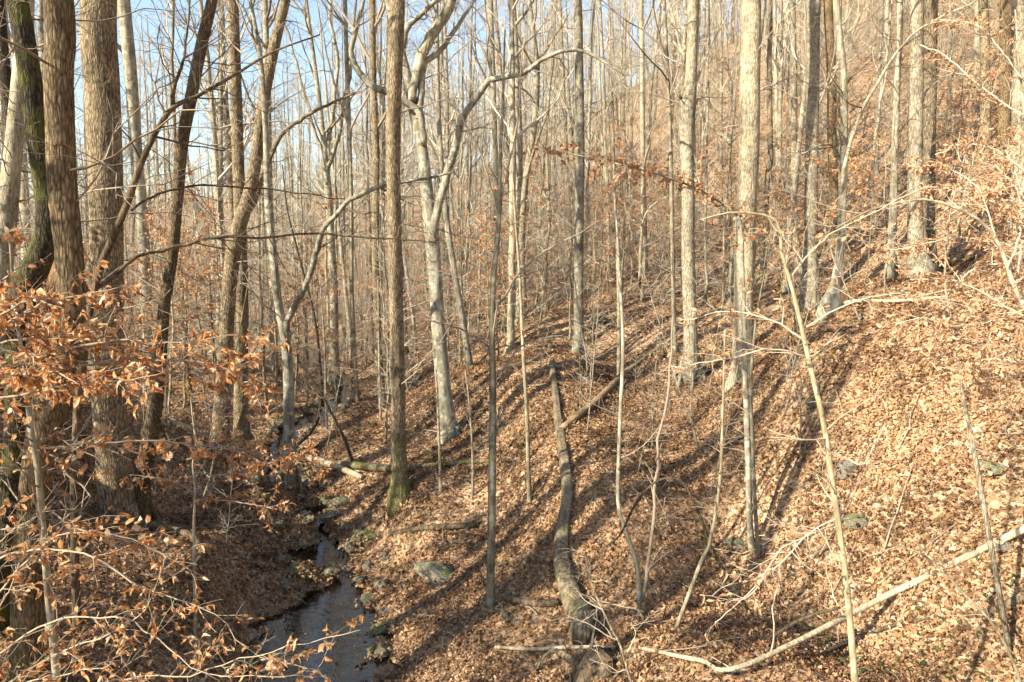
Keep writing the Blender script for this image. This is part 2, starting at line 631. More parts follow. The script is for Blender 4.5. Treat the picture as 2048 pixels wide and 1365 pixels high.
def spline(P, n):
    """Catmull-Rom through P (K,d) -> (n,d)"""
    P = np.asarray(P, float)
    K = len(P)
    if K == 2:
        t = np.linspace(0, 1, n)[:, None]
        return P[0] * (1 - t) + P[1] * t
    Q = np.vstack([2 * P[0] - P[1], P, 2 * P[-1] - P[-2]])
    seg = np.linalg.norm(np.diff(P[:, :3], axis=0), axis=1)
    cum = np.concatenate([[0], np.cumsum(seg)])
    s = np.linspace(0, cum[-1], n)
    k = np.clip(np.searchsorted(cum, s, side='right') - 1, 0, K - 2)
    u = ((s - cum[k]) / (seg[k] + 1e-9))[:, None]
    p0, p1, p2, p3 = Q[k], Q[k + 1], Q[k + 2], Q[k + 3]
    return 0.5 * (2 * p1 + (p2 - p0) * u + (2 * p0 - 5 * p1 + 4 * p2 - p3) * u ** 2 + (3 * p1 - p0 - 3 * p2 + p3) * u ** 3)


def children(P, R, per, trange, ang, length, N, up, wob, rg, rmul=0.6, rend=0.25, rmin=0.003, droop=0.0, flat=0.0, rcap=0.022):
    """grow child branches on parents P (M,Np,3), R (M,Np): returns arrays (K,N,3),(K,N)"""
    Mn, Np, _ = P.shape
    K = Mn * per
    pi = np.repeat(np.arange(Mn), per)
    t = rg.uniform(trange[0], trange[1], K) * (Np - 1)
    k = np.clip(t.astype(int), 0, Np - 2)
    f = (t - k)[:, None]
    base = P[pi, k] * (1 - f) + P[pi, k + 1] * f
    r0 = (R[pi, k] * (1 - f[:, 0]) + R[pi, k + 1] * f[:, 0])
    T = P[pi, k + 1] - P[pi, k]
    T /= np.linalg.norm(T, axis=1, keepdims=True) + 1e-9
    rnd = rg.normal(size=(K, 3))
    A = np.cross(T, rnd)
    A /= np.linalg.norm(A, axis=1, keepdims=True) + 1e-9
    if flat:
        A[:, 2] *= (1 - flat)
        A /= np.linalg.norm(A, axis=1, keepdims=True) + 1e-9
    an = np.radians(rg.uniform(ang[0], ang[1], K))[:, None]
    D = np.cos(an) * T + np.sin(an) * A
    plen = np.linalg.norm(P[:, -1] - P[:, 0], axis=1)[pi]
    ln = rg.uniform(length[0], length[1], K) * (plen if length[2] else 1.0)
    ln = ln * (1.0 - 0.45 * (t / (Np - 1)))
    st = (ln / (N - 1))[:, None]
    pts = [base]
    d = D
    for i in range(N - 1):
        d = d + rg.normal(0, wob, (K, 3))
        d[:, 2] += up - droop * i
        d /= np.linalg.norm(d, axis=1, keepdims=True) + 1e-9
        pts.append(pts[-1] + d * st)
    Pc = np.stack(pts, 1)
    rs = np.maximum(r0 * rmul, rmin)
    rs = np.minimum(rs, np.maximum(ln * rcap, rmin))
    Rc = rs[:, None] * np.linspace(1, rend, N)[None, :]
    return Pc, np.maximum(Rc, rmin * 0.6)


def along(P, per, rg, lo=0.15, hi=1.0):
    Mn, Np, _ = P.shape
    pi = np.repeat(np.arange(Mn), per)
    t = rg.uniform(lo, hi, Mn * per) * (Np - 1)
    k = np.clip(t.astype(int), 0, Np - 2)
    f = (t - k)[:, None]
    base = P[pi, k] * (1 - f) + P[pi, k + 1] * f
    T = P[pi, k + 1] - P[pi, k]
    T /= np.linalg.norm(T, axis=1, keepdims=True) + 1e-9
    return base, T


def hang_leaves(g, P, per, rg, size=(0.06, 0.10), fine=False, lo=0.2, density=1.0):
    C, T = along(P, per, rg, lo)
    if density < 1:
        k = rg.random(len(C)) < density
        C, T = C[k], T[k]
    K = len(C)
    D = T * 0.5 + rg.normal(0, 0.55, (K, 3))
    D[:, 2] -= 0.45
    Nn = rg.normal(0, 0.6, (K, 3)) + np.array([-0.15, -0.2, 0.7])
    L = rg.uniform(size[0], size[1], K)
    g.leaves(C, D, Nn, L, L * rg.uniform(0.45, 0.62, K), rg.uniform(-0.18, 0.22, K), fine)


# ------------------------------------------------------------------ the hero trees, read off the photograph: (x, y, width) from the foot up, distance ahead
HERO = [
    dict(n='bent_tree', m='bark_dark', Y=8.4, H=17, pts=[(-12, 1230, 66), (14, 1050, 50), (34, 880, 47), (38, 720, 50), (48, 595, 58), (84, 505, 48), (96, 430, 42), (80, 300, 42), (57, 130, 41), (35, 0, 38)], moss=0.8,
         label='dark mossy tree with an elbow bend above its foot at the left edge', cat='tree'),
    dict(n='leaning_tree', m='bark_brown', Y=7.4, H=18, pts=[(50, 1440, 82), (54, 1365, 66), (58, 1150, 60), (75, 950, 60), (105, 790, 66), (137, 680, 58), (143, 600, 54), (139, 500, 52), (126, 380, 54), (122, 270, 52), (118, 150, 52), (117, 0, 54)], moss=0.5,
         label='brown rough barked tree leaning out of the bottom left corner', cat='tree'),
    dict(n='tulip_tree', m='bark_tulip', Y=12.6, H=29, pts=[(242, 1068, 96), (236, 1030, 72), (226, 900, 64), (216, 760, 62), (213, 600, 61), (212, 400, 62), (205, 200, 63), (197, 0, 63)], moss=0.15,
         label='thick straight furrowed tan tree with flared foot on the left bank', cat='tree'),
    dict(n='pale_tree', m='bark_far', Y=13.5, H=20, pts=[(-14, 760, 40), (-4, 620, 36), (7, 500, 35), (22, 350, 32), (31, 250, 28), (42, 130, 25), (55, 0, 22)], moss=0.2,
         label='pale grey leaning tree half hidden at the left edge of the picture', cat='tree'),
    dict(n='slim_tree', m='bark_grey', Y=22, H=25, pts=[(300, 835, 26.2), (297, 700, 21.3), (292, 600, 20.5), (285, 450, 22.1), (272, 300, 22.1), (262, 150, 22.1), (247, 0, 23)], moss=0.1,
         label='grey tree rising just right of the thick tan trunk', cat='tree'),
    dict(n='crooked_tree', m='bark_brown', Y=13.6, H=17, pts=[(284, 1024, 40), (284, 960, 32), (303, 860, 30), (317, 750, 25), (328, 615, 22), (345, 510, 20), (355, 400, 20), (363, 290, 23), (380, 205, 22), (405, 80, 21), (424, 0, 19)], moss=0.35,
         label='crooked slender tree swaying right, between thick tan trunk and twin trunks', cat='tree', twig='twig_dark'),
    dict(n='dark_understory_tree', m='log_dark', Y=8.6, H=None, pts=[(155, 1296, 18), (148, 1000, 14.8), (154, 850, 16.4), (160, 770, 18), (178, 640, 14.8), (200, 540, 13.9), (250, 420, 13.9), (290, 310, 11.5), (340, 222, 9.8), (400, 190, 7.4), (470, 150, 5.7), (545, 105, 4.1), (640, 70, 2.5)], moss=0.2,
         limbs=[([(192, 575, 7.4), (230, 555, 7.4), (270, 530, 7.4), (330, 508, 6.6), (450, 482, 5.7), (530, 484, 4.9), (640, 478, 4.1), (880, 486, 2.5)], 10.5), ([(262, 425, 4.9), (300, 400, 4.9), (345, 384, 4.1), (450, 378, 4.1), (560, 385, 3.3), (690, 398, 2)], 10.0), ([(345, 218, 7.4), (352, 170, 6.6), (370, 110, 4.9), (380, 0, 3.3)], 8.0)],
         label='thin dark tree arching right across the tan trunk with long level limbs', cat='tree', twig='twig_dark'),
    dict(n='twin_tree', m='bark_tulip', Y=18.4, H=26, pts=[(437, 900, 42.6), (441, 850, 34.4), (449, 720, 29.5), (456, 600, 27.1), (470, 480, 29.5), (498, 390, 25.4), (514, 300, 23), (530, 180, 23), (556, 60, 19.7), (572, 0, 16.4)], moss=0.2,
         limbs=[([(482, 450, 12), (515, 402, 12), (541, 330, 10), (560, 290, 9), (600, 250, 7), (720, 182, 4)], 19.5)],
         label='tan forked tree leaning right, crossing in front of its straight twin', cat='tree'),
    dict(n='straight_tree', m='bark_tulip', Y=19.0, H=26, pts=[(486, 892, 39.1), (482, 840, 30.6), (483, 720, 25.5), (485, 600, 22.9), (481, 480, 22.9), (478, 380, 22.9), (472, 200, 22.9), (466, 0, 21.2)], moss=0.2,
         label='straight tan tree standing right behind the leaning forked tree', cat='tree'),
    dict(n='forked_sapling', m='bark_grey', Y=17.0, H=16, pts=[(580, 915, 30), (578, 850, 22), (577, 760, 20), (571, 680, 19), (556, 600, 16), (546, 500, 15), (536, 400, 13), (531, 250, 11), (521, 120, 9), (500, 0, 7)], moss=0.3,
         limbs=[([(574, 700, 13), (578, 640, 13), (608, 580, 12), (641, 500, 12), (655, 462, 10), (720, 402, 9), (800, 372, 7), (910, 345, 4)], 15.5)],
         label='pale grey forked tree at the stream with one long limb reaching right', cat='tree'),
    dict(n='vase_tree', m='bark_grey', Y=30.0, H=22, pts=[(668, 768, 28.2), (668, 700, 19.4), (668, 600, 15.8), (662, 470, 14.1), (656, 380, 15), (650, 310, 12.3), (636, 180, 8.8), (612, 0, 7)], moss=0.2,
         limbs=[([(655, 370, 10), (662, 280, 9), (668, 150, 8), (660, 0, 6)], 30.5), ([(653, 340, 9), (685, 230, 8), (700, 100, 7), (712, 0, 5)], 29.5), ([(652, 320, 8), (620, 250, 7), (585, 120, 5), (560, 20, 4)], 30)],
         label='grey vase shaped tree standing across the valley floor beyond the stream', cat='tree'),
    dict(n='mossy_foot_tree', m='bark_tulip', Y=15.0, H=24, pts=[(802, 992, 54), (800, 960, 38), (798, 880, 30), (795, 700, 28), (790, 500, 27), (787, 300, 27), (790, 150, 29), (795, 0, 29)], moss=1.1,
         label='straight brown tree with bright green moss on its foot beside the stream', cat='tree'),
    dict(n='beech_tree', m='bark_grey', Y=18.0, H=22, pts=[(900, 884, 56.2), (896, 850, 38.9), (888, 790, 32.4), (880, 700, 29.5), (873, 600, 27.4), (866, 500, 28.8), (858, 430, 25.9), (850, 340, 23), (841, 280, 22.3), (829, 230, 21.6), (820, 180, 20.2), (806, 120, 17.3), (790, 60, 14.4), (776, 0, 13)], moss=0.35,
         limbs=[([(864, 500, 20), (870, 460, 18), (880, 400, 16), (886, 350, 15), (896, 290, 15), (920, 220, 13), (946, 190, 12), (970, 155, 12), (1000, 150, 10), (1042, 140, 9), (1080, 115, 8), (1150, 103, 7), (1212, 130, 5), (1250, 152, 3)], 16.5),
                ([(823, 205, 16), (832, 150, 20), (851, 92, 21), (880, 32, 21), (902, 0, 20), (940, -90, 16)], 18.6),
                ([(848, 290, 13), (842, 232, 14), (815, 208, 14), (780, 186, 14), (740, 165, 13), (712, 130, 12), (702, 98, 10), (712, 55, 8), (728, 0, 6)], 17.4),
                ([(836, 240, 13), (842, 170, 14), (846, 132, 13), (880, 105, 10), (915, 58, 8), (950, 0, 5)], 18.8),
                ([(806, 95, 12), (812, 60, 12), (836, 32, 10), (870, 0, 9), (920, -60, 6)], 17.6)],
         label='big pale grey beech with many crooked limbs at the foot of the slope', cat='tree'),
    dict(n='slender_tree', m='bark_tulip', Y=24, H=24, pts=[(768, 855, 24), (765, 800, 17), (757, 700, 15), (751, 500, 15), (752, 300, 14), (746, 150, 13), (745, 0, 12)],
         label='slender tan tree just left of the straight brown mossy footed trunk', cat='tree'),
    dict(n='slender_tree', m='bark_sapling', Y=26, H=22, pts=[(716, 828, 14), (713, 780, 10), (704, 600, 9), (702, 400, 9), (696, 200, 9), (690, 0, 8)],
         label='very thin pole tree between the grey vase tree and slender tan tree', cat='tree'),
    dict(n='pole_tree', m='bark_pale', Y=22, H=25, pts=[(1157, 704, 28), (1157, 660, 20), (1157, 600, 18), (1158, 450, 18), (1160, 300, 18), (1158, 150, 17), (1155, 0, 16)],
         label='straight pale tan pole tree in the middle of the sunlit slope', cat='tree'),
    dict(n='broken_top_tree', m='bark_pale', Y=18.5, H=22, pts=[(1382, 734, 42), (1382, 700, 30), (1379, 600, 27), (1376, 500, 26), (1376, 400, 26), (1373, 280, 27), (1375, 205, 34), (1380, 175, 24), (1384, 100, 22), (1387, 0, 23)],
         limbs=[([(1370, 215, 14), (1365, 185, 9), (1367, 100, 7), (1368, 0, 7), (1366, -80, 5)], 18.3), ([(1366, 210, 10), (1359, 192, 4)], 18.2)],
         label='pale tree with swollen scar and split leader on the sunlit slope', cat='tree'),
    dict(n='stout_tree', m='bark_pale', Y=17.0, H=28, pts=[(1482, 778, 66), (1483, 740, 48), (1485, 680, 40), (1487, 550, 37), (1492, 420, 37), (1497, 300, 38), (1499, 150, 38), (1501, 0, 36)],
         label='stout straight furrowed tree right of the pale split leader tree', cat='tree'),
    dict(n='thin_tree', m='bark_pale', Y=26, H=24, pts=[(1600, 552, 20), (1593, 500, 14), (1588, 400, 12), (1588, 200, 12), (1585, 0, 11)],
         label='thin pale tree left of a broad pale trunk on the right slope', cat='tree'),
    dict(n='broad_tree', m='bark_pale', Y=21.5, H=26, pts=[(1620, 598, 40), (1621, 540, 28), (1622, 420, 25), (1623, 300, 24), (1626, 150, 24), (1628, 0, 24)],
         label='broad pale trunk rising behind the forked grey tree with flared foot', cat='tree'),
    dict(n='shaded_tree', m='bark_brown', Y=27, H=25, pts=[(1668, 530, 26), (1668, 420, 18), (1664, 280, 17), (1663, 150, 17), (1656, 0, 16)],
         label='brown trunk close behind the forked grey tree with flared foot', cat='tree'),
    dict(n='flared_foot_tree', m='bark_grey', Y=15.0, H=17, pts=[(1662, 608, 42), (1668, 585, 26), (1676, 540, 18), (1683, 450, 15), (1688, 300, 14), (1686, 150, 14), (1672, 0, 12)],
         limbs=[([(1684, 420, 8), (1690, 350, 8), (1715, 252, 7), (1750, 182, 6), (1800, 102, 5), (1870, 42, 4), (1955, 0, 3)], 13.0), ([(1686, 330, 5), (1670, 300, 5), (1650, 292, 4), (1600, 310, 2)], 14.5)],
         label='forked grey tree with flared foot on the near right spur', cat='tree', twig='twig_dark'),
    dict(n='white_tree', m='bark_pale', Y=16.0, H=26, pts=[(1838, 540, 54), (1834, 500, 34), (1829, 440, 28), (1830, 300, 26), (1832, 150, 25), (1833, 0, 24)], moss=0.3,
         label='bright pale tree with thick foot on the crest of the right spur', cat='tree'),
    dict(n='tan_tree', m='bark_tulip', Y=18.0, H=26, pts=[(1860, 535, 34), (1857, 480, 24), (1858, 300, 22), (1860, 150, 23), (1862, 0, 23)],
         label='tan trunk right beside the bright pale tree on the spur', cat='tree'),
    dict(n='grey_pole_tree', m='bark_grey', Y=16.6, H=20, pts=[(1783, 534, 24), (1784, 500, 17), (1787, 400, 14), (1793, 200, 12), (1800, 0, 10)],
         label='thin grey pole tree left of the bright pale tree', cat='tree'),
    dict(n='brown_tree', m='bark_tulip', Y=24, H=25, pts=[(1972, 330, 28), (1971, 250, 18), (1970, 100, 16), (1966, 0, 16)],
         label='brown trunk high on the right slope, left of a darker trunk', cat='tree'),
    dict(n='dark_tree', m='bark_brown', Y=24, H=25, pts=[(2006, 345, 32), (2008, 250, 21), (2011, 100, 21), (2013, 0, 22)],
         label='dark trunk high on the right slope beside the picture edge', cat='tree'),
    dict(n='edge_tree', m='bark_pale', Y=19, H=26, pts=[(2040, 450, 42), (2040, 380, 31), (2040, 200, 30), (2041, 0, 30)],
         label='bright pale tree cut by the right edge of the picture', cat='tree'),
    dict(n='whitish_tree', m='bark_pale', Y=28, H=25, pts=[(1952, 300, 24), (1954, 200, 17), (1956, 80, 16), (1958, 0, 16)],
         label='whitish trunk high on the right slope, farthest left of three', cat='tree'),
    dict(n='wavy_tree', m='bark_pale', Y=27, H=20, pts=[(1046, 640, 18), (1044, 520, 13), (1046, 420, 12), (1054, 340, 12), (1069, 250, 12), (1074, 150, 11), (1066, 60, 9), (1058, 0, 8)],
         limbs=[([(1050, 370, 7), (1062, 330, 6), (1078, 280, 5), (1110, 190, 3)], 26)],
         label='wavy pale tree in the middle of the wood, bending right then left', cat='tree'),
    dict(n='plain_tree', m='bark_far', Y=27.5, H=24, pts=[(1040, 650, 19), (1039, 500, 14), (1038, 300, 14), (1034, 150, 13), (1026, 0, 11)],
         label='straight tree close left of the wavy pale tree', cat='tree'),
    dict(n='plain_tree', m='bark_far', Y=30, H=24, pts=[(996, 660, 16), (994, 500, 12), (990, 300, 11), (985, 150, 11), (980, 0, 10)],
         label='thin trunk behind the slim fan topped sapling in the middle', cat='tree'),
    dict(n='plain_tree', m='bark_dark', Y=20, H=20, pts=[(8, 740, 30), (14, 500, 22), (18, 250, 22), (6, 120, 22), (-4, 0, 20)],
         label='dark trunk at the far left edge behind the pale grey tree', cat='tree'),
    dict(n='plain_tree', m='bark_far', Y=25, H=22, pts=[(62, 760, 26), (58, 600, 18), (50, 430, 17), (44, 300, 16), (36, 150, 14), (30, 0, 13)],
         label='grey trunk seen between pale leaning tree and the mossy elbow tree', cat='tree'),
    dict(n='plain_tree', m='bark_pale', Y=28, H=23, pts=[(548, 740, 18), (547, 640, 15), (546, 560, 14), (540, 400, 12), (536, 200, 11), (530, 0, 10)],
         label='pale trunk beyond the stream, left behind the forked grey tree', cat='tree'),
    dict(n='slanted_tree', m='bark_far', Y=21, H=18, pts=[(936, 712, 16), (925, 640, 13), (908, 540, 12), (893, 440, 12), (884, 340, 10), (876, 200, 9), (872, 0, 8)],
         label='slanting trunk close right of the big beech', cat='tree'),
    dict(n='thin_pole_tree', m='bark_sapling', Y=19.0, H=16, pts=[(1349, 708, 12), (1347, 600, 9), (1344, 450, 8), (1340, 250, 7), (1333, 100, 7), (1328, 0, 6)],
         label='thin pole close left of the pale split leader tree', cat='tree'),
    dict(n='grey_tree', m='bark_far', Y=34, H=24, pts=[(1288, 500, 14), (1287, 400, 10), (1285, 250, 9), (1284, 100, 9), (1283, 0, 8)],
         label='slim grey trunk higher on the slope, behind the thin pole', cat='tree'),
]

# thin stems near the viewer, same notation
SAPL = [
    dict(n='sapling', m='bark_sapling', Y=11.0, pts=[(979, 1222, 24), (981, 1190, 17), (984, 1000, 16), (986, 800, 14), (985, 600, 11), (998, 440, 9), (1000, 330, 7), (1006, 200, 5), (1010, 60, 3)],
         limbs=[([(990, 620, 5), (1040, 540, 4), (1100, 500, 3), (1200, 440, 2)], 10), ([(998, 440, 5), (970, 330, 4), (930, 250, 3), (880, 180, 2)], 10.6), ([(998, 420, 5), (1020, 300, 4), (1034, 200, 3), (1050, 80, 2)], 11.4), ([(988, 700, 4), (930, 660, 3), (850, 640, 2)], 10.4), ([(986, 760, 4), (1050, 690, 3), (1130, 670, 2)], 11.4)],
         label='slim grey sapling in the open left of the fallen log', group=None),
    dict(n='sapling', m='bark_grey', Y=10.2, pts=[(1287, 1298, 14), (1280, 1240, 11), (1276, 1150, 10), (1268, 1110, 9), (1246, 1045, 8), (1236, 1000, 8), (1240, 850, 8), (1246, 700, 7), (1240, 560, 5), (1232, 430, 3)],
         limbs=[([(1281, 1215, 8), (1290, 1150, 8), (1302, 1090, 7), (1312, 1000, 7), (1322, 900, 6), (1330, 760, 5), (1338, 620, 4), (1345, 500, 2)], 10.6)],
         label='twin stemmed crooked pale sapling right of the fallen log', group=None),
    dict(n='sapling', m='bark_grey', Y=11.4, pts=[(1507, 1116, 20), (1500, 1060, 13), (1495, 900, 12), (1491, 760, 11), (1488, 640, 9), (1484, 520, 8), (1480, 440, 6), (1450, 410, 5), (1380, 372, 4), (1300, 345, 3), (1180, 316, 2), (1080, 297, 1.5)], leaves='foliage_brown', dens=1.0, spray=60,
         label='grey sapling with rusty brown leaves in front of the stout tree', group=None),
    dict(n='sapling', m='bark_sapling', Y=11.2, pts=[(1518, 1130, 9), (1510, 1010, 8), (1505, 880, 7), (1502, 760, 6), (1512, 640, 4), (1530, 540, 2)],
         label='thin dark stem growing right against the brown leaved sapling', group=None),
    dict(n='sapling', m='bark_sapling', Y=13.4, pts=[(1059, 1004, 12), (1057, 950, 9), (1054, 840, 8), (1046, 700, 7), (1040, 560, 6), (1030, 430, 4), (1024, 300, 2)],
         label='thin sapling between the slim grey sapling and the fallen log', group=None),
    dict(n='sapling', m='bark_grey', Y=6.0, pts=[(118, 1440, 17), (112, 1340, 15), (98, 1200, 14), (86, 1060, 13), (76, 940, 12), (62, 860, 11), (50, 740, 8), (30, 620, 6), (20, 480, 4)],
         limbs=[([(82, 1010, 5), (160, 1050, 4), (260, 1085, 3), (330, 1060, 2)], 5.6), ([(70, 900, 5), (180, 890, 4), (330, 880, 3), (420, 905, 2)], 6.6)], leaves='leaf_orange', dens=0.5,
         label='slanting grey beech sapling in front of the bottom left trunk', group=None),
    dict(n='sapling', m='bark_pale', Y=14.8, pts=[(882, 992, 8), (880, 930, 6), (876, 820, 5), (872, 740, 3)],
         label='tiny pale sapling right of the mossy footed tree', group=None),
    dict(n='sapling', m='bark_pale', Y=14.6, pts=[(946, 984, 6), (945, 900, 5), (938, 800, 4), (930, 740, 2)],
         label='tiny sapling below the big beech, beside the slim grey sapling', group=None),
    dict(n='sapling', m='bark_pale', Y=20.0, pts=[(763, 910, 6), (761, 820, 5), (758, 700, 4), (756, 560, 2)],
         label='thin white sapling in front of the slender tan tree', group=None),
    dict(n='sapling', m='bark_pale', Y=21.0, pts=[(655, 882, 6), (652, 800, 5), (650, 700, 4), (640, 560, 2)],
         label='thin pale sapling on the bank right of the forked stream tree', group=None),
    dict(n='sapling', m='bark_dark', Y=18.5, pts=[(590, 895, 7), (625, 860, 7), (640, 820, 7), (642, 760, 6), (630, 640, 5), (600, 520, 4), (575, 420, 3), (565, 330, 2)],
         label='dark bowed stem curving up behind the forked stream tree', group=None),
    dict(n='sapling', m='bark_dark', Y=18.0, pts=[(706, 925, 7), (690, 880, 6), (665, 830, 5), (632, 770, 4), (600, 730, 2)],
         label='dark stem leaning left over the far stream bank', group=None),
    dict(n='sapling', m='bark_pale', Y=19.5, pts=[(1238, 760, 10), (1238, 660, 8), (1236, 540, 7), (1230, 400, 5), (1226, 260, 3)],
         label='pale thin stem right of the straight pole tree on the slope', group=None),
    dict(n='sapling', m='bark_sapling', Y=8.6, pts=[(1350, 1262, 8), (1400, 1130, 8), (1420, 1080, 7), (1440, 960, 6), (1446, 800, 5), (1450, 660, 3)],
         label='thin brown leaning stem in the shaded hollow beside the twin sapling', group=None),
    dict(n='sapling', m='bark_dark', Y=9.2, pts=[(1490, 1210, 8), (1440, 1130, 8), (1420, 1090, 7), (1395, 1020, 6), (1360, 960, 6), (1310, 965, 5), (1270, 1010, 5), (1240, 1070, 4), (1205, 1098, 3)],
         label='dark bowed stem arching over to the left in the hollow', group=None),
]

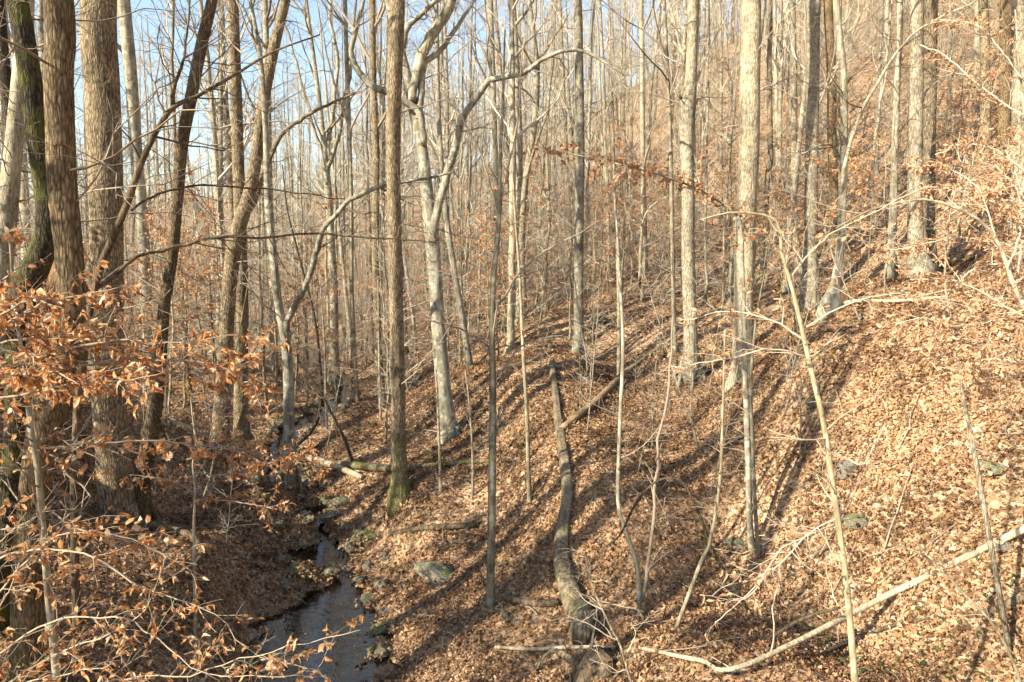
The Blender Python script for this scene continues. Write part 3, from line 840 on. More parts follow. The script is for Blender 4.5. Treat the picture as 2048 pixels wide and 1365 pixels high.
# saplings that grow on the viewer's side; stems run on below the frame to their own feet
NEAR = [
    dict(n='beech_sapling', m='bark_yellow', Y=5.6, pts=[(1712, 1420, 16), (1708, 1340, 14), (1692, 1160, 13), (1664, 960, 12), (1648, 850, 11), (1622, 740, 10), (1590, 600, 8), (1562, 500, 6), (1552, 440, 5), (1470, 425, 4), (1400, 440, 2)],
         limbs=[([(1616, 716, 4), (1550, 700, 3.2), (1480, 712, 3.2), (1350, 735, 1.6)], 5.3), ([(1606, 680, 4), (1540, 640, 3.2), (1450, 625, 2.4), (1380, 640, 1.6)], 5.8), ([(1648, 906, 4), (1690, 915, 3.2), (1730, 928, 2.4), (1770, 850, 1.6)], 5.2),
                ([(1682, 1030, 4), (1640, 1060, 3.2), (1590, 1095, 3.2), (1530, 1150, 2.4), (1430, 1245, 1.6)], 5.2), ([(1672, 1050, 3.2), (1600, 1085, 3.2), (1560, 1110, 2.4), (1500, 1195, 2.4), (1400, 1190, 1.6)], 5.0), ([(1600, 660, 4), (1690, 610, 3.2), (1790, 585, 2.4), (1900, 600, 1.6)], 5.8), ([(1580, 560, 3.2), (1640, 480, 2.4), (1730, 430, 2), (1860, 370, 1.6)], 5.7)],
         leaves='leaf_peach', dens=0.3, tw=0.75, label='tall thin pale beech sapling crossing the right foreground', twig='twig_pale', indiv=110),
    dict(n='beech_sapling', m='bark_grey', Y=6.2, pts=[(2090, 1500, 16), (2100, 1100, 14), (2090, 800, 12), (2060, 640, 10), (2029, 577, 9), (2014, 530, 8), (1990, 474, 7), (1950, 435, 6), (1871, 402, 5), (1818, 402, 4), (1739, 421, 3), (1673, 456, 2)],
         limbs=[([(2050, 620, 3.5), (1990, 640, 2.8), (1920, 655, 2.1), (1840, 640, 1.5)], 5.8), ([(2090, 760, 3.5), (2000, 690, 2.8), (1930, 680, 2.1), (1850, 690, 1.5)], 5.6), ([(2016, 535, 3.5), (2040, 470, 2.8), (2030, 380, 2.1), (1990, 330, 1.5)], 6.4), ([(1990, 474, 2.8), (1960, 380, 2.1), (1900, 340, 1.8), (1830, 330, 1.5)], 6.6), ([(2060, 640, 3.5), (1980, 590, 2.8), (1900, 560, 2.1), (1820, 560, 1.5)], 6.6), ([(2095, 950, 3.5), (2020, 800, 2.8), (1960, 750, 2.1), (1880, 735, 1.5)], 5.6), ([(2100, 700, 3.5), (2060, 520, 2.8), (2020, 430, 2.1), (1960, 395, 1.5)], 6.8), ([(2085, 780, 3.5), (2040, 560, 2.8), (2050, 400, 2.1), (2010, 300, 1.5)], 7.0)],
         leaves='leaf_peach', dens=1.0, label='arching beech sapling full of pale dry leaves at the right edge', twig='twig_pale', indiv=300),
    dict(n='beech_sapling', m='bark_pale', Y=7.4, pts=[(1948, 905, 10), (1938, 850, 8), (1927, 800, 7), (1915, 720, 6), (1907, 660, 5), (1890, 560, 4), (1900, 430, 3), (1930, 310, 2)],
         limbs=[([(1920, 740, 3), (1980, 720, 3), (2060, 730, 2)], 7.0), ([(1910, 680, 3), (1850, 640, 3), (1790, 650, 2)], 7.2), ([(1895, 590, 3), (1960, 540, 3), (2060, 530, 2)], 7.6), ([(1893, 540, 3), (1850, 500, 2.5), (1780, 500, 2)], 7.4), ([(1900, 430, 3), (1960, 390, 2.5), (2040, 370, 2)], 7.6)],
         leaves='leaf_peach', dens=0.7, label='slender pale leafy beech sapling on the bright right slope', twig='twig_pale', indiv=220),
    dict(n='beech_sapling', m='bark_grey', Y=8.0, pts=[(2120, 1060, 14), (2115, 900, 12), (2105, 700, 10), (2085, 500, 8), (2060, 330, 6), (2040, 150, 4), (2030, 20, 2)],
         limbs=[([(2100, 640, 4), (2030, 590, 3.5), (1950, 575, 3), (1850, 590, 2)], 7.6), ([(2090, 560, 4), (2020, 500, 3.5), (1930, 480, 3), (1840, 490, 2)], 8.2), ([(2075, 440, 4), (2000, 400, 3.5), (1920, 375, 3), (1840, 385, 2)], 7.8), ([(2060, 350, 4), (1990, 300, 3), (1930, 290, 2.5), (1870, 310, 2)], 8.2), ([(2110, 760, 4), (2040, 700, 3.5), (1960, 690, 3), (1880, 710, 2)], 7.6), ([(2112, 860, 4), (2040, 790, 3.5), (1970, 770, 3), (1900, 790, 2)], 7.4), ([(2050, 230, 3), (1980, 190, 3), (1900, 120, 2.5), (1840, 90, 2)], 8.6), ([(2045, 160, 3), (1960, 60, 2.5), (1880, 40, 2)], 8.2)],
         leaves='leaf_peach', dens=0.8, label='beech at the right edge layering pale leaves behind the arching sapling', twig='twig_pale', indiv=240),
    dict(n='bowed_shrub', m='bark_sapling', Y=6.6, pts=[(2050, 1400, 6), (2035, 1347, 6), (1990, 1255, 5), (1928, 1188, 5), (1860, 1120, 4), (1800, 1095, 3), (1750, 1110, 1.5)],
         label='thin dark stem bowing left over the bright leaf litter', leaves=None),
    dict(n='bare_shrub', m='bark_pale', Y=6.4, pts=[(1290, 1470, 9), (1262, 1365, 6), (1240, 1290, 5), (1222, 1255, 5), (1192, 1190, 4), (1176, 1140, 4), (1172, 1110, 3), (1155, 1115, 2)],
         limbs=[([(1232, 1280, 3), (1180, 1250, 2), (1135, 1232, 1.5)], 6.3), ([(1205, 1220, 3), (1176, 1205, 2), (1160, 1190, 1.5)], 6.4), ([(1250, 1310, 3), (1270, 1270, 2), (1262, 1245, 1.5)], 6.3), ([(1255, 1340, 3), (1220, 1340, 2), (1190, 1300, 1.5)], 6.2), ([(1195, 1200, 3), (1235, 1210, 2), (1250, 1200, 1.5)], 6.5)],
         leaves=None, tw=0.4, extra=5, label='bare pale shrub twig at the bottom middle, before the splintered stump', twig='twig_pale'),
    # the leafy tiers at the left: a beech standing just outside the frame
    dict(n='beech_sapling', m='bark_grey', Y=4.2, pts=[(-150, 2100, 34), (-150, 1500, 30), (-140, 1000, 26), (-130, 760, 22), (-140, 500, 16), (-160, 200, 12)],
         limbs=[([(-130, 700, 7.2), (0, 650, 6.4), (80, 612, 5.6), (160, 590, 4), (240, 575, 2.4)], 4.4), ([(-130, 760, 8.8), (0, 745, 7.2), (120, 735, 6.4), (260, 715, 5.6), (380, 720, 4), (520, 765, 2.4)], 4.6), ([(-132, 790, 8), (0, 745, 7.2), (120, 710, 6.4), (230, 690, 4.8), (330, 690, 3.2), (480, 672, 1.6)], 4.3), ([(-130, 810, 7.2), (20, 790, 5.6), (120, 765, 4.8), (230, 760, 3.2), (330, 745, 1.6)], 4.0), ([(-130, 730, 6.4), (0, 690, 4.8), (110, 672, 4), (220, 655, 2.4)], 4.2), ([(-130, 740, 6.4), (60, 700, 4.8), (200, 716, 4), (330, 740, 3.2), (470, 735, 2.4), (540, 690, 1.6)], 4.9), ([(-130, 700, 6.4), (-20, 640, 4.8), (60, 600, 4), (130, 618, 2.4)], 4.1), ([(-130, 820, 6.4), (20, 760, 4.8), (90, 740, 4), (160, 770, 2.4)], 3.9)],
         leaves='leaf_orange', dens=0.72, tw=1.05, label='beech at the left edge spreading tiers of orange dry leaves', indiv=300, twig='twig'),
    dict(n='beech_sapling', m='bark_grey', Y=5.0, pts=[(-60, 1900, 22), (-50, 1500, 20), (-30, 1250, 16), (-20, 1050, 12), (-30, 850, 8)],
         limbs=[([(-26, 1130, 5), (60, 1100, 4.3), (170, 1110, 3.7), (230, 1150, 3.7), (330, 1200, 3.1), (420, 1240, 2.5), (520, 1320, 1.9), (640, 1340, 1.5)], 4.8), ([(-40, 1330, 5), (90, 1240, 3.7), (200, 1235, 3.1), (270, 1245, 3.1), (340, 1290, 2.5), (420, 1340, 1.9), (600, 1350, 1.5)], 4.6), ([(-40, 1400, 5), (60, 1330, 3.7), (150, 1290, 3.1), (240, 1260, 2.5), (300, 1200, 1.9), (330, 1110, 1.5)], 4.7), ([(-30, 1260, 4.3), (20, 1180, 3.1), (40, 1130, 2.5), (60, 1080, 1.5)], 4.9), ([(-50, 1460, 5), (100, 1400, 3.7), (250, 1360, 3.1), (400, 1350, 2.5), (560, 1300, 1.9), (720, 1260, 1.5)], 4.6), ([(-30, 1220, 4.3), (90, 1080, 3.1), (190, 1060, 2.5), (290, 1095, 1.9), (400, 1150, 1.5)], 5.3), ([(-46, 1420, 4.3), (40, 1370, 3.1), (120, 1350, 2.5), (220, 1330, 1.5)], 4.3)],
         leaves='leaf_orange', dens=0.4, label='beech at the bottom left corner, pale twigs with scattered orange leaves', indiv=300, twig='twig_tan'),
    dict(n='beech_sapling', m='bark_grey', Y=8.6, pts=[(389, 1120, 7), (388, 1050, 5), (390, 980, 4.5), (386, 930, 4), (392, 890, 4), (386, 840, 3), (380, 780, 2)],
         limbs=[([(389, 1000, 3), (430, 1000, 3), (510, 1012, 2.5), (545, 1018, 2)], 8.0), ([(388, 945, 3), (440, 950, 3), (520, 930, 2.5), (620, 900, 2)], 8.3), ([(390, 985, 3), (330, 960, 3), (260, 950, 2)], 8.3), ([(388, 910, 3), (450, 895, 3), (540, 915, 2.5), (640, 935, 2)], 8.5), ([(391, 890, 3), (470, 905, 2.5), (560, 945, 2)], 8.2), ([(388, 900, 3), (440, 880, 2.5), (520, 885, 2)], 8.8)],
         leaves='leaf_orange', dens=0.85, label='small beech with orange leaves overhanging the dark bank left of the stream', indiv=200, twig='twig'),
]

# ------------------------------------------------------------------ terrain
STREAM = [(640, 1420, 9.3, .75), (632, 1340, 10.4, .85), (634, 1290, 11.1, .95), (640, 1240, 12.0, .98), (660, 1195, 12.7, .75), (700, 1158, 13.4, .16), (664, 1138, 13.9, .55), (645, 1112, 14.45, .8), (650, 1082, 15.1, .2), (632, 1052, 15.8, .16), (634, 1030, 16.4, .34), (590, 1000, 17.3, .18), (560, 972, 18.1, .6), (552, 935, 19.5, .5), (575, 870, 22.3, .5), (640, 830, 24.5, .4), (690, 795, 27.0, .4), (690, 768, 30.5, .5), (640, 735, 36.5, .5), (600, 702, 48, .6)]
SP = np.array([pix(a, b, c) for a, b, c, _ in STREAM])
SW = np.array([d for *_, d in STREAM])
SP = np.vstack([[-4.5, -25, -1.2], [-3.6, -8, -0.5], [-3.1, 2, -0.25], [-2.9, 6, -0.12], SP])
SW = np.concatenate([[.8, .8, .8, .8], SW])
SP[:, 2] = np.maximum.accumulate(SP[:, 2])

CTRL_PX = [(400, 1100, 12), (500, 1150, 12), (150, 850, 17), (50, 750, 24), (350, 830, 21), (250, 720, 35), (0, 650, 50),
           (870, 1145, 12.7), (980, 1215, 11), (1160, 1290, 9.8), (1130, 1050, 12), (1110, 900, 14.5), (1105, 780, 17.5), (950, 940, 15.5),
           (720, 840, 22), (850, 720, 29), (1000, 700, 26), (1250, 600, 30), (1350, 500, 38), (1400, 430, 48), (1300, 350, 60), (1150, 450, 60), (950, 550, 55),
           (1600, 700, 14.5), (1800, 700, 12), (1700, 850, 11.5), (1490, 1100, 11.5), (1330, 1290, 9.3), (1480, 900, 14), (1300, 1000, 12.5),
           (1800, 1000, 10), (1700, 1300, 8.3), (2000, 1300, 7.2), (2048, 1100, 8), (2040, 800, 10), (2000, 600, 13), (2040, 500, 18), (1750, 450, 28), (1900, 400, 25),
           (1900, 250, 38), (2000, 100, 45), (1700, 200, 48), (1500, 300, 52), (1500, 100, 80), (1800, 0, 75), (1250, 200, 95), (1000, 330, 110), (800, 420, 140), (500, 470, 170), (200, 490, 190), (700, 600, 80), (400, 610, 80)]
CTRL = [pix(*c) for c in CTRL_PX]
for h in HERO:
    if h['Y'] < 31:
        CTRL.append(pix(h['pts'][0][0], h['pts'][0][1], h['Y']))
for s in SAPL:
    if s['Y'] < 15 and s['Y'] > 7:
        CTRL.append(pix(s['pts'][0][0], s['pts'][0][1], s['Y']))
CTRL += [np.array(c, float) for c in [(0, 0, .9), (5, 2, 2.4), (4, 5.5, 1.6), (12, 5, 6.3), (20, 0, 10), (22, 12, 12), (35, 20, 20), (60, 60, 41), (50, 110, 50), (-20, 10, 3.2), (-14, 0, 2.6), (-7, 5, 1.4), (-30, -20, 4.5), (-40, 25, 4.2), (-100, 100, 8),
         (-20, -60, 2), (60, -60, 28), (-100, -50, 10), (130, 0, 58), (140, 140, 82), (0, 330, 58), (-150, 300, 40), (-250, 100, 22), (-200, -120, 14), (260, 260, 100), (300, -120, 80), (-350, 420, 50), (350, 450, 110), (-2, -20, .3), (8, -15, 4.0)]]
CTRL = np.array(CTRL + [p for p in SP])
# drop control points that sit on top of each other
keep = []
for i, c in enumerate(CTRL):
    if all(np.hypot(*(c[:2] - CTRL[j][:2])) > 0.7 for j in keep):
        keep.append(i)
CTRL = CTRL[keep]


def tps_fit(P, lam):
    n = len(P)
    XY = P[:, :2] / 30.0
    d2 = ((XY[:, None] - XY[None]) ** 2).sum(-1)
    Kk = 0.5 * d2 * np.log(d2 + 1e-12)
    A = np.zeros((n + 3, n + 3))
    A[:n, :n] = Kk + lam * np.eye(n)
    A[:n, n:] = np.c_[np.ones(n), XY]
    A[n:, :n] = A[:n, n:].T
    w = np.linalg.solve(A, np.r_[P[:, 2], 0, 0, 0])
    return XY, w


TX, TW = tps_fit(CTRL, 0.0012)


def stream_d(x, y):
    """distance to the stream's centre line, its half width and its water level there"""
    x = np.asarray(x, float)
    y = np.asarray(y, float)
    best = np.full(x.shape, 1e9)
    hw = np.full(x.shape, .5)
    zz = np.zeros(x.shape)
    for a, b, wa, wb in zip(SP[:-1], SP[1:], SW[:-1], SW[1:]):
        d = b[:2] - a[:2]
        t = np.clip(((x - a[0]) * d[0] + (y - a[1]) * d[1]) / (d @ d), 0, 1)
        q = np.hypot(x - a[0] - t * d[0], y - a[1] - t * d[1])
        m = q < best
        best = np.where(m, q, best)
        hw = np.where(m, wa + (wb - wa) * t, hw)
        zz = np.where(m, a[2] + (b[2] - a[2]) * t, zz)
    return best, hw, zz


DAMS = [(pix(635, 1162, 13.35), .48, .34), (pix(612, 1074, 15.2), .38, .32), (pix(598, 1006, 17.1), .42, .34)]
_w = np.random.default_rng(3)
WAVES = [(_w.normal(0, 1, 2) * f, _w.uniform(0, 6.28), amp) for f, amp in [(0.35, .16), (0.5, .12), (0.9, .07), (1.3, .05), (2.2, .03), (3.1, .022), (4.5, .014), (6.5, .010)] for _ in range(2)]


def ground_z(x, y, micro=True):
    x = np.asarray(x, float)
    y = np.asarray(y, float)
    shp = x.shape
    xf, yf = x.ravel(), y.ravel()
    out = np.empty(xf.shape)
    for s in range(0, len(xf), 40000):
        X = np.c_[xf[s:s + 40000], yf[s:s + 40000]] / 30.0
        d2 = ((X[:, None] - TX[None]) ** 2).sum(-1)
        out[s:s + 40000] = (0.5 * d2 * np.log(d2 + 1e-12)) @ TW[:-3] + TW[-3] + X @ TW[-2:]
    if micro:
        w = np.zeros(xf.shape)
        for k, ph, amp in WAVES:
            w += amp * np.sin(k[0] * xf + k[1] * yf + ph)
        d, hw, zz = stream_d(xf, yf)
        r = d / hw
        near = np.clip((r - 0.9) / 3.0, 0, 1)
        out = out + w * near
        # valley bottom: bed below the water level, banks a little above it
        bed = zz - 0.20 + 0.05 * np.sin(5 * xf) * np.sin(4 * yf + xf)
        gb = np.clip((d - hw) / 1.5, 0, 1)
        bank = zz + 0.06 + 0.05 * np.sin(3.1 * xf + 2.2 * yf) + np.maximum(out - zz - 0.06, 0) * gb * (2 - gb)
        e = np.clip((r - 0.72 - 0.26 * np.sin(2.9 * xf + 1.9 * yf) - 0.2 * np.sin(6.1 * yf - 4 * xf) - 0.12 * np.sin(11 * xf + 9 * yf)) / 0.5, 0, 1)
        e = e * e * (3 - 2 * e)
        low = bed * (1 - e) + bank * e
        far = np.clip((d - hw - 1.0) / 1.2, 0, 1)
        out = low * (1 - far) + out * far
        for c, rad, hg in DAMS:
            out = out + hg * np.exp(-(((xf - c[0]) ** 2 + (yf - c[1]) ** 2) / rad ** 2) ** 1.5)
    return out.reshape(shp)


def gz(x, y):
    return float(ground_z(np.array([x]), np.array([y]))[0])


def hit(px, py, y0=4.0, y1=90.0):
    """the ground point seen at a pixel"""
    Y = np.geomspace(y0, y1, 260)
    P = np.array([pix(px, py, v) for v in Y])
    below = P[:, 2] < ground_z(P[:, 0], P[:, 1])
    if not below.any():
        return P[-1]
    i = int(np.argmax(below))
    return P[max(i, 0)]


def stretch(n, a, lo, hi, c):
    k = 4.2
    u = np.linspace(-1, 1, n)
    s = np.sinh(k * u) / math.sinh(k)
    return np.where(s < 0, c + s * (c - lo), c + s * (hi - c))


gx = stretch(330, 0, -330, 330, 0.5)
gy = stretch(330, 0, -150, 480, 13)
GX, GY = np.meshgrid(gx, gy)
GZ = ground_z(GX, GY)
V = np.stack([GX, GY, GZ], -1).reshape(-1, 3)
ny, nx = GX.shape
ii = (np.arange(ny - 1)[:, None] * nx + np.arange(nx - 1)[None, :]).ravel()
Q = np.stack([ii, ii + 1, ii + nx + 1, ii + nx], -1)
dd, hh, _ = stream_d(GX.ravel(), GY.ravel())
bedw = np.clip(1.35 - dd / hh, 0, 1)
ground = link('ground', mesh_np('ground', V, [Q], M['ground'], True, {'bed': bedw}))
tag(ground, 'leaf covered slope and valley floor', None, kind='structure')

# water: a ribbon at the stream's level; the banks cut its outline
cs = spline(np.c_[SP, SW], 220)
tang = np.gradient(cs[:, :2], axis=0)
tang /= np.linalg.norm(tang, axis=1, keepdims=True)
nrm = np.c_[-tang[:, 1], tang[:, 0]]
rows = []
for s in np.linspace(-1.7, 1.7, 9):
    rows.append(np.c_[cs[:, :2] + nrm * cs[:, 3:4] * s, cs[:, 2]])
Wv = np.stack(rows, 1)
nW = Wv.shape[1]
i0 = (np.arange(len(cs) - 1)[:, None] * nW + np.arange(nW - 1)[None, :]).ravel()
water = link('stream_water', mesh_np('stream_water', Wv.reshape(-1, 3), [np.stack([i0, i0 + nW, i0 + nW + 1, i0 + 1], -1)], M['water']))
tag(water, 'shallow brown stream reflecting the sky', None, kind='structure')

# ------------------------------------------------------------------ leaf litter: real leaves on the near ground
def litter():
    g = Geo()
    r = np.random.default_rng(21)
    for (d0, d1, n, fine, s0, s1) in ((4.0, 13.0, 140000, True, .03, .08), (13.0, 22.0, 160000, False, .05, .11), (22.0, 46.0, 115000, False, .075, .15)):
        d = np.sqrt(r.uniform(d0 ** 2, d1 ** 2, n))
        a = r.uniform(-0.74, 0.74, n)
        x, y = d * np.sin(a), d * np.cos(a)
        z = ground_z(x, y)
        sd_, hw, zz = stream_d(x, y)
        k = (z > zz + 0.015) | (sd_ > 2.4 * hw)
        patchy = np.sin(1.1 * x + .7 * y) + np.sin(.6 * x - 1.3 * y + 2) + .7 * np.sin(2.3 * x + 1.9 * y + 1)
        k &= (patchy < 1.3) | (r.random(n) < .45)
        k |= r.random(n) < 0.012
        x, y, z, zz = x[k], y[k], z[k], zz[k]
        z = np.where(z < zz, np.maximum(z, zz + 0.004), z)
        e = 0.06
        nx_ = -(ground_z(x + e, y) - z) / e
        ny_ = -(ground_z(x, y + e) - z) / e
        nx_, ny_ = np.clip(nx_, -1.2, 1.2), np.clip(ny_, -1.2, 1.2)
        K = len(x)
        N0 = np.stack([nx_, ny_, np.ones(K)], -1)
        N0 /= np.linalg.norm(N0, axis=1, keepdims=True)
        Nn = N0 + r.normal(0, 0.55, (K, 3))
        Nn /= np.linalg.norm(Nn, axis=1, keepdims=True)
        D = np.cross(Nn, r.normal(size=(K, 3)))
        Ls = s0 + (s1 - s0) * r.random(K) ** 1.6 * np.where(r.random(K) < .06, 1.5, 1.0)
        C = np.stack([x, y, z], -1) + N0 * r.uniform(0.0, 0.06, K)[:, None]
        g.leaves(C, D, Nn, Ls, Ls * r.uniform(.34, .68, K), r.uniform(-0.2, 0.34, K), fine)
    return g.build('leaf_litter', M['litter'], smooth=False)


tag(link('leaf_litter', litter()), 'dry tan and brown fallen leaves covering the ground', 'fallen leaves', kind='stuff')


# ------------------------------------------------------------------ trees
def trunk_path(pts, Y, n, seed, H=None, Yend=None):
    """pixel outline -> world centre line and radii; runs on above the frame to height H"""
    r = np.random.default_rng(seed)
    K = len(pts)
    Ys = np.full(K, float(Y)) if Yend is None else np.linspace(Y, Yend, K)
    if Yend is None and K > 3:
        Ys = Ys + np.concatenate([[0], np.cumsum(r.normal(0, 0.012 * Y / 3, K - 1))])
    P = np.array([pix(a, b, y) for (a, b, _), y in zip(pts, Ys)])
    R = np.array([w * y / F / 2 for (_, _, w), y in zip(pts, Ys)])
    if H:
        top = P[-1]
        d = P[-1] - P[-2]
        d /= np.linalg.norm(d)
        rest = max(H - (top[2] - P[0, 2]), 4.0)
        m = 5
        r0 = R[-1]
        for i in range(m):
            d = d * 0.8 + np.array([0, 0, 0.25]) + np.r_[r.normal(0, 0.05, 2), 0]
            d /= np.linalg.norm(d)
            P = np.vstack([P, P[-1] + d * rest / m])
            R = np.r_[R, max(r0 * (1 - 0.93 * (i + 1) / m), 0.012)]
    S = spline(np.c_[P, R], n)
    if Yend is not None:
        ln = np.linalg.norm(P[-1] - P[0])
        w = np.cumsum(r.normal(0, 0.004 * ln, (n, 3)), axis=0)
        w -= np.linspace(0, 1, n)[:, None] * w[-1]
        S[:, :3] += w
    return S[:, :3], np.maximum(S[:, 3], 0.002)


def crown_geo(P, R, rg, limbs=12, lo=0.5, dens=1.0, dead=10, scale=1.0, dlen=1.9):
    """bare limbs, branches and twigs on a trunk"""
    g = Geo()
    Pt, Rt = P[None], R[None]
    Lp, Lr = children(Pt, Rt, limbs, (lo, 0.97), (30, 62), (0.14 * scale, 0.30 * scale, True), 8, 0.10, 0.16, rg, 0.55, 0.22, 0.010)
    g.tubes(Lp, Lr, 5, False)
    Bp, Br = children(Lp, Lr, max(int(6 * dens), 2), (0.2, 1.0), (25, 60), (0.35, 0.62, True), 6, 0.06, 0.20, rg, 0.6, 0.3, 0.006)
    g.tubes(Bp, Br, 4, False)
    Tp, Tr = children(Bp, Br, max(int(6 * dens), 2), (0.15, 1.0), (25, 60), (0.4, 0.7, True), 4, 0.03, 0.22, rg, 0.6, 0.4, 0.0035)
    g.tubes(Tp, Tr, 3, False)
    if dens > 0.6:
        Up, Ur = children(Tp, Tr, 3, (0.2, 1.0), (25, 60), (0.4, 0.7, True), 3, 0.02, 0.2, rg, 0.7, 0.5, 0.0028)
        g.tubes(Up, Ur, 3, False)
    if dead:
        Dp, Dr = children(Pt, Rt, dead, (0.10, lo + 0.1), (45, 95), (0.5, dlen, False), 8, 0.03, 0.24, rg, 0.15, 0.3, 0.0045, rcap=0.0075)
        g.tubes(Dp, Dr, 3, False)
        Ep, Er = children(Dp, Dr, 6, (0.2, 1.0), (30, 65), (0.3, 0.6, True), 4, 0.02, 0.25, rg, 0.6, 0.4, 0.003)
        g.tubes(Ep, Er, 3, False)
        Hp, Hr = children(Ep, Er, 2, (0.2, 1.0), (30, 65), (0.4, 0.7, True), 3, 0.02, 0.25, rg, 0.7, 0.5, 0.0024)
        g.tubes(Hp, Hr, 3, False)
    return g


def flare_moss(P, R, base_moss, mmin=0.02):
    h = P[:, 2] - P[0, 2]
    return base_moss * np.clip(1.25 - h / 1.6, mmin, 1.25)


def foot_on_ground(P, R, deep=0.25):
    """run the foot down (or stop it) at the ground under it"""
    z = gz(P[0, 0], P[0, 1])
    if P[0, 2] > z - deep:
        d = P[0] - P[1]
        d = d / (np.linalg.norm(d) + 1e-9)
        if d[2] > -0.4:
            d = np.array([d[0] * .4, d[1] * .4, -1.0])
            d /= np.linalg.norm(d)
        k = (P[0, 2] - (z - deep)) / -d[2]
        P = np.vstack([P[0] + d * k, P])
        R = np.r_[R[0] * 1.12, R]
    return P, R


def shift(mesh_geo, o):
    mesh_geo.V = [v - o for v in mesh_geo.V]


def make_hero(h, idx):
    rg = np.random.default_rng(100 + idx)
    P, R = trunk_path(h['pts'], h['Y'], 130 if h['Y'] < 13 else 64 if h['Y'] < 20 else 44, 300 + idx, h.get('H'))
    P, R = foot_on_ground(P, R)
    o = P[0].copy()
    root = bpy.data.objects.new(h['n'], None)
    root.empty_display_size = 0.3
    root.location = [float(a) for a in o]
    COL.objects.link(root)
    tag(root, h['label'], h['cat'])
    g = Geo()
    sides = 60 if h['Y'] < 13 and h['m'] != 'bark_grey' else 28 if h['Y'] < 20 else 16
    g.tubes(P - o, R, sides, True, 0.07 if h['m'] != 'bark_grey' else 0.05, flare_moss(P, R, h.get('moss', 0.2), 0.5 if h['m'] == 'bark_dark' else 0.02), seed=idx)
    # root flare: a few buttress lobes
    if R[1] > 0.14:
        nb = 4
        for k in range(nb):
            a = k * 2 * math.pi / nb + rg.uniform(-.3, .3)
            d = np.array([math.cos(a), math.sin(a)])
            rr = R[2]
            b0 = P[1] - o + np.r_[d * rr * 0.55, rr * 1.5]
            b1 = P[1] - o + np.r_[d * rr * 1.05, rr * 0.45]
            e = d * rr * rg.uniform(1.3, 1.75)
            ze = gz(P[1, 0] + e[0], P[1, 1] + e[1]) - o[2] - 0.04
            b2 = np.r_[(P[1] - o)[:2] + e, ze]
            S = spline(np.array([b0, b1, b2]), 7)
            g.tubes(S, rr * np.linspace(.42, .14, 7), 8, True, 0.08, np.full(7, h.get('moss', .2)), seed=k + idx)
    link('trunk', g.build('trunk', M[h['m']]), root)
    tw = M[h.get('twig', 'twig')]
    cg = Geo()
    has = False
    if h.get('H'):
        top_t = max(0.40, min(0.75, (len(h['pts']) - 2) / (len(h['pts']) + 5)))
        cg = crown_geo(P - o, R, rg, limbs=11, lo=top_t, dens=0.62, dead=34 if h['Y'] < 14 else 26 if h['Y'] < 24 else 16, dlen=3.0)
        has = True
    for li, (lp, yend) in enumerate(h.get('limbs', [])):
        y0 = float(h['Y'])
        Lp, Lr = trunk_path(lp, y0, 30, 500 + idx * 10 + li, None, yend)
        lg = Geo()
        lg.tubes(Lp - o, Lr, 14 if h['Y'] < 20 else 8, True, 0.05, np.full(30, 0.15), seed=li)
        link('limb', lg.build('limb', M[h['m']]), root)
        Bp, Br = children((Lp - o)[None], Lr[None], 12, (0.25, 1.0), (30, 75), (0.5, 1.7, False), 6, 0.03, 0.18, rg, 0.5, 0.3, 0.004)
        cg.tubes(Bp, Br, 3, False)
        Tp, Tr = children(Bp, Br, 6, (0.2, 1.0), (30, 65), (0.3, 0.6, True), 4, 0.02, 0.22, rg, 0.6, 0.4, 0.003)
        cg.tubes(Tp, Tr, 3, False)
        has = True
    if not h.get('H') and h.get('limbs'):
        Bp, Br = children((P - o)[None], R[None], 16, (0.4, 1.0), (30, 75), (0.5, 1.6, False), 6, 0.03, 0.18, rg, 0.5, 0.3, 0.004)
        cg.tubes(Bp, Br, 3, False)
        Tp, Tr = children(Bp, Br, 6, (0.2, 1.0), (30, 65), (0.3, 0.6, True), 4, 0.02, 0.22, rg, 0.6, 0.4, 0.003)
        cg.tubes(Tp, Tr, 3, False)
    if has:
        link('crown', cg.build('crown', tw), root)
    return root


for i, h in enumerate(HERO):
    make_hero(h, i)


# ------------------------------------------------------------------ a folded, curled beech leaf: a few shapes to share
def leaf_meshes(name, material):
    res = []
    for v in range(8):
        r = np.random.default_rng(40 + v)
        prof = [(0.0, 0.02), (0.15, 0.19), (0.38, 0.29), (0.62, 0.25), (0.84, 0.13), (1.0, 0.0)]
        fold, bend, twist = r.uniform(0.25, 1.1), r.uniform(-0.9, 0.9), r.uniform(-1.2, 1.2)
        V, q = [], []
        for t, w in prof:
            z = bend * t * t
            ang = twist * t
            for s in (-1, 0, 1):
                y = s * w * math.cos(fold)
                zz = abs(s) * w * math.sin(fold) + ((0.06 * math.sin(9 * t + s + v) + r.normal(0, .03)) if s else 0)
                V.append((t * (1 - 0.15 * abs(bend)), y * math.cos(ang) - zz * math.sin(ang), z + y * math.sin(ang) + zz * math.cos(ang)))
        for k in range(len(prof) - 1):
            for s in (0, 1):
                a = k * 3 + s
                q.append((a, a + 1, a + 4, a + 3))
        res.append(mesh_np(name, np.array(V), [np.array(q)], material))
    return res


LEAFM = {k: leaf_meshes('leaf', M[k]) for k in ('leaf_orange', 'leaf_peach', 'leaf_brown')}
FOL = {'leaf_orange': 'foliage_orange', 'leaf_peach': 'foliage_peach', 'leaf_brown': 'foliage_brown'}
from mathutils import Matrix


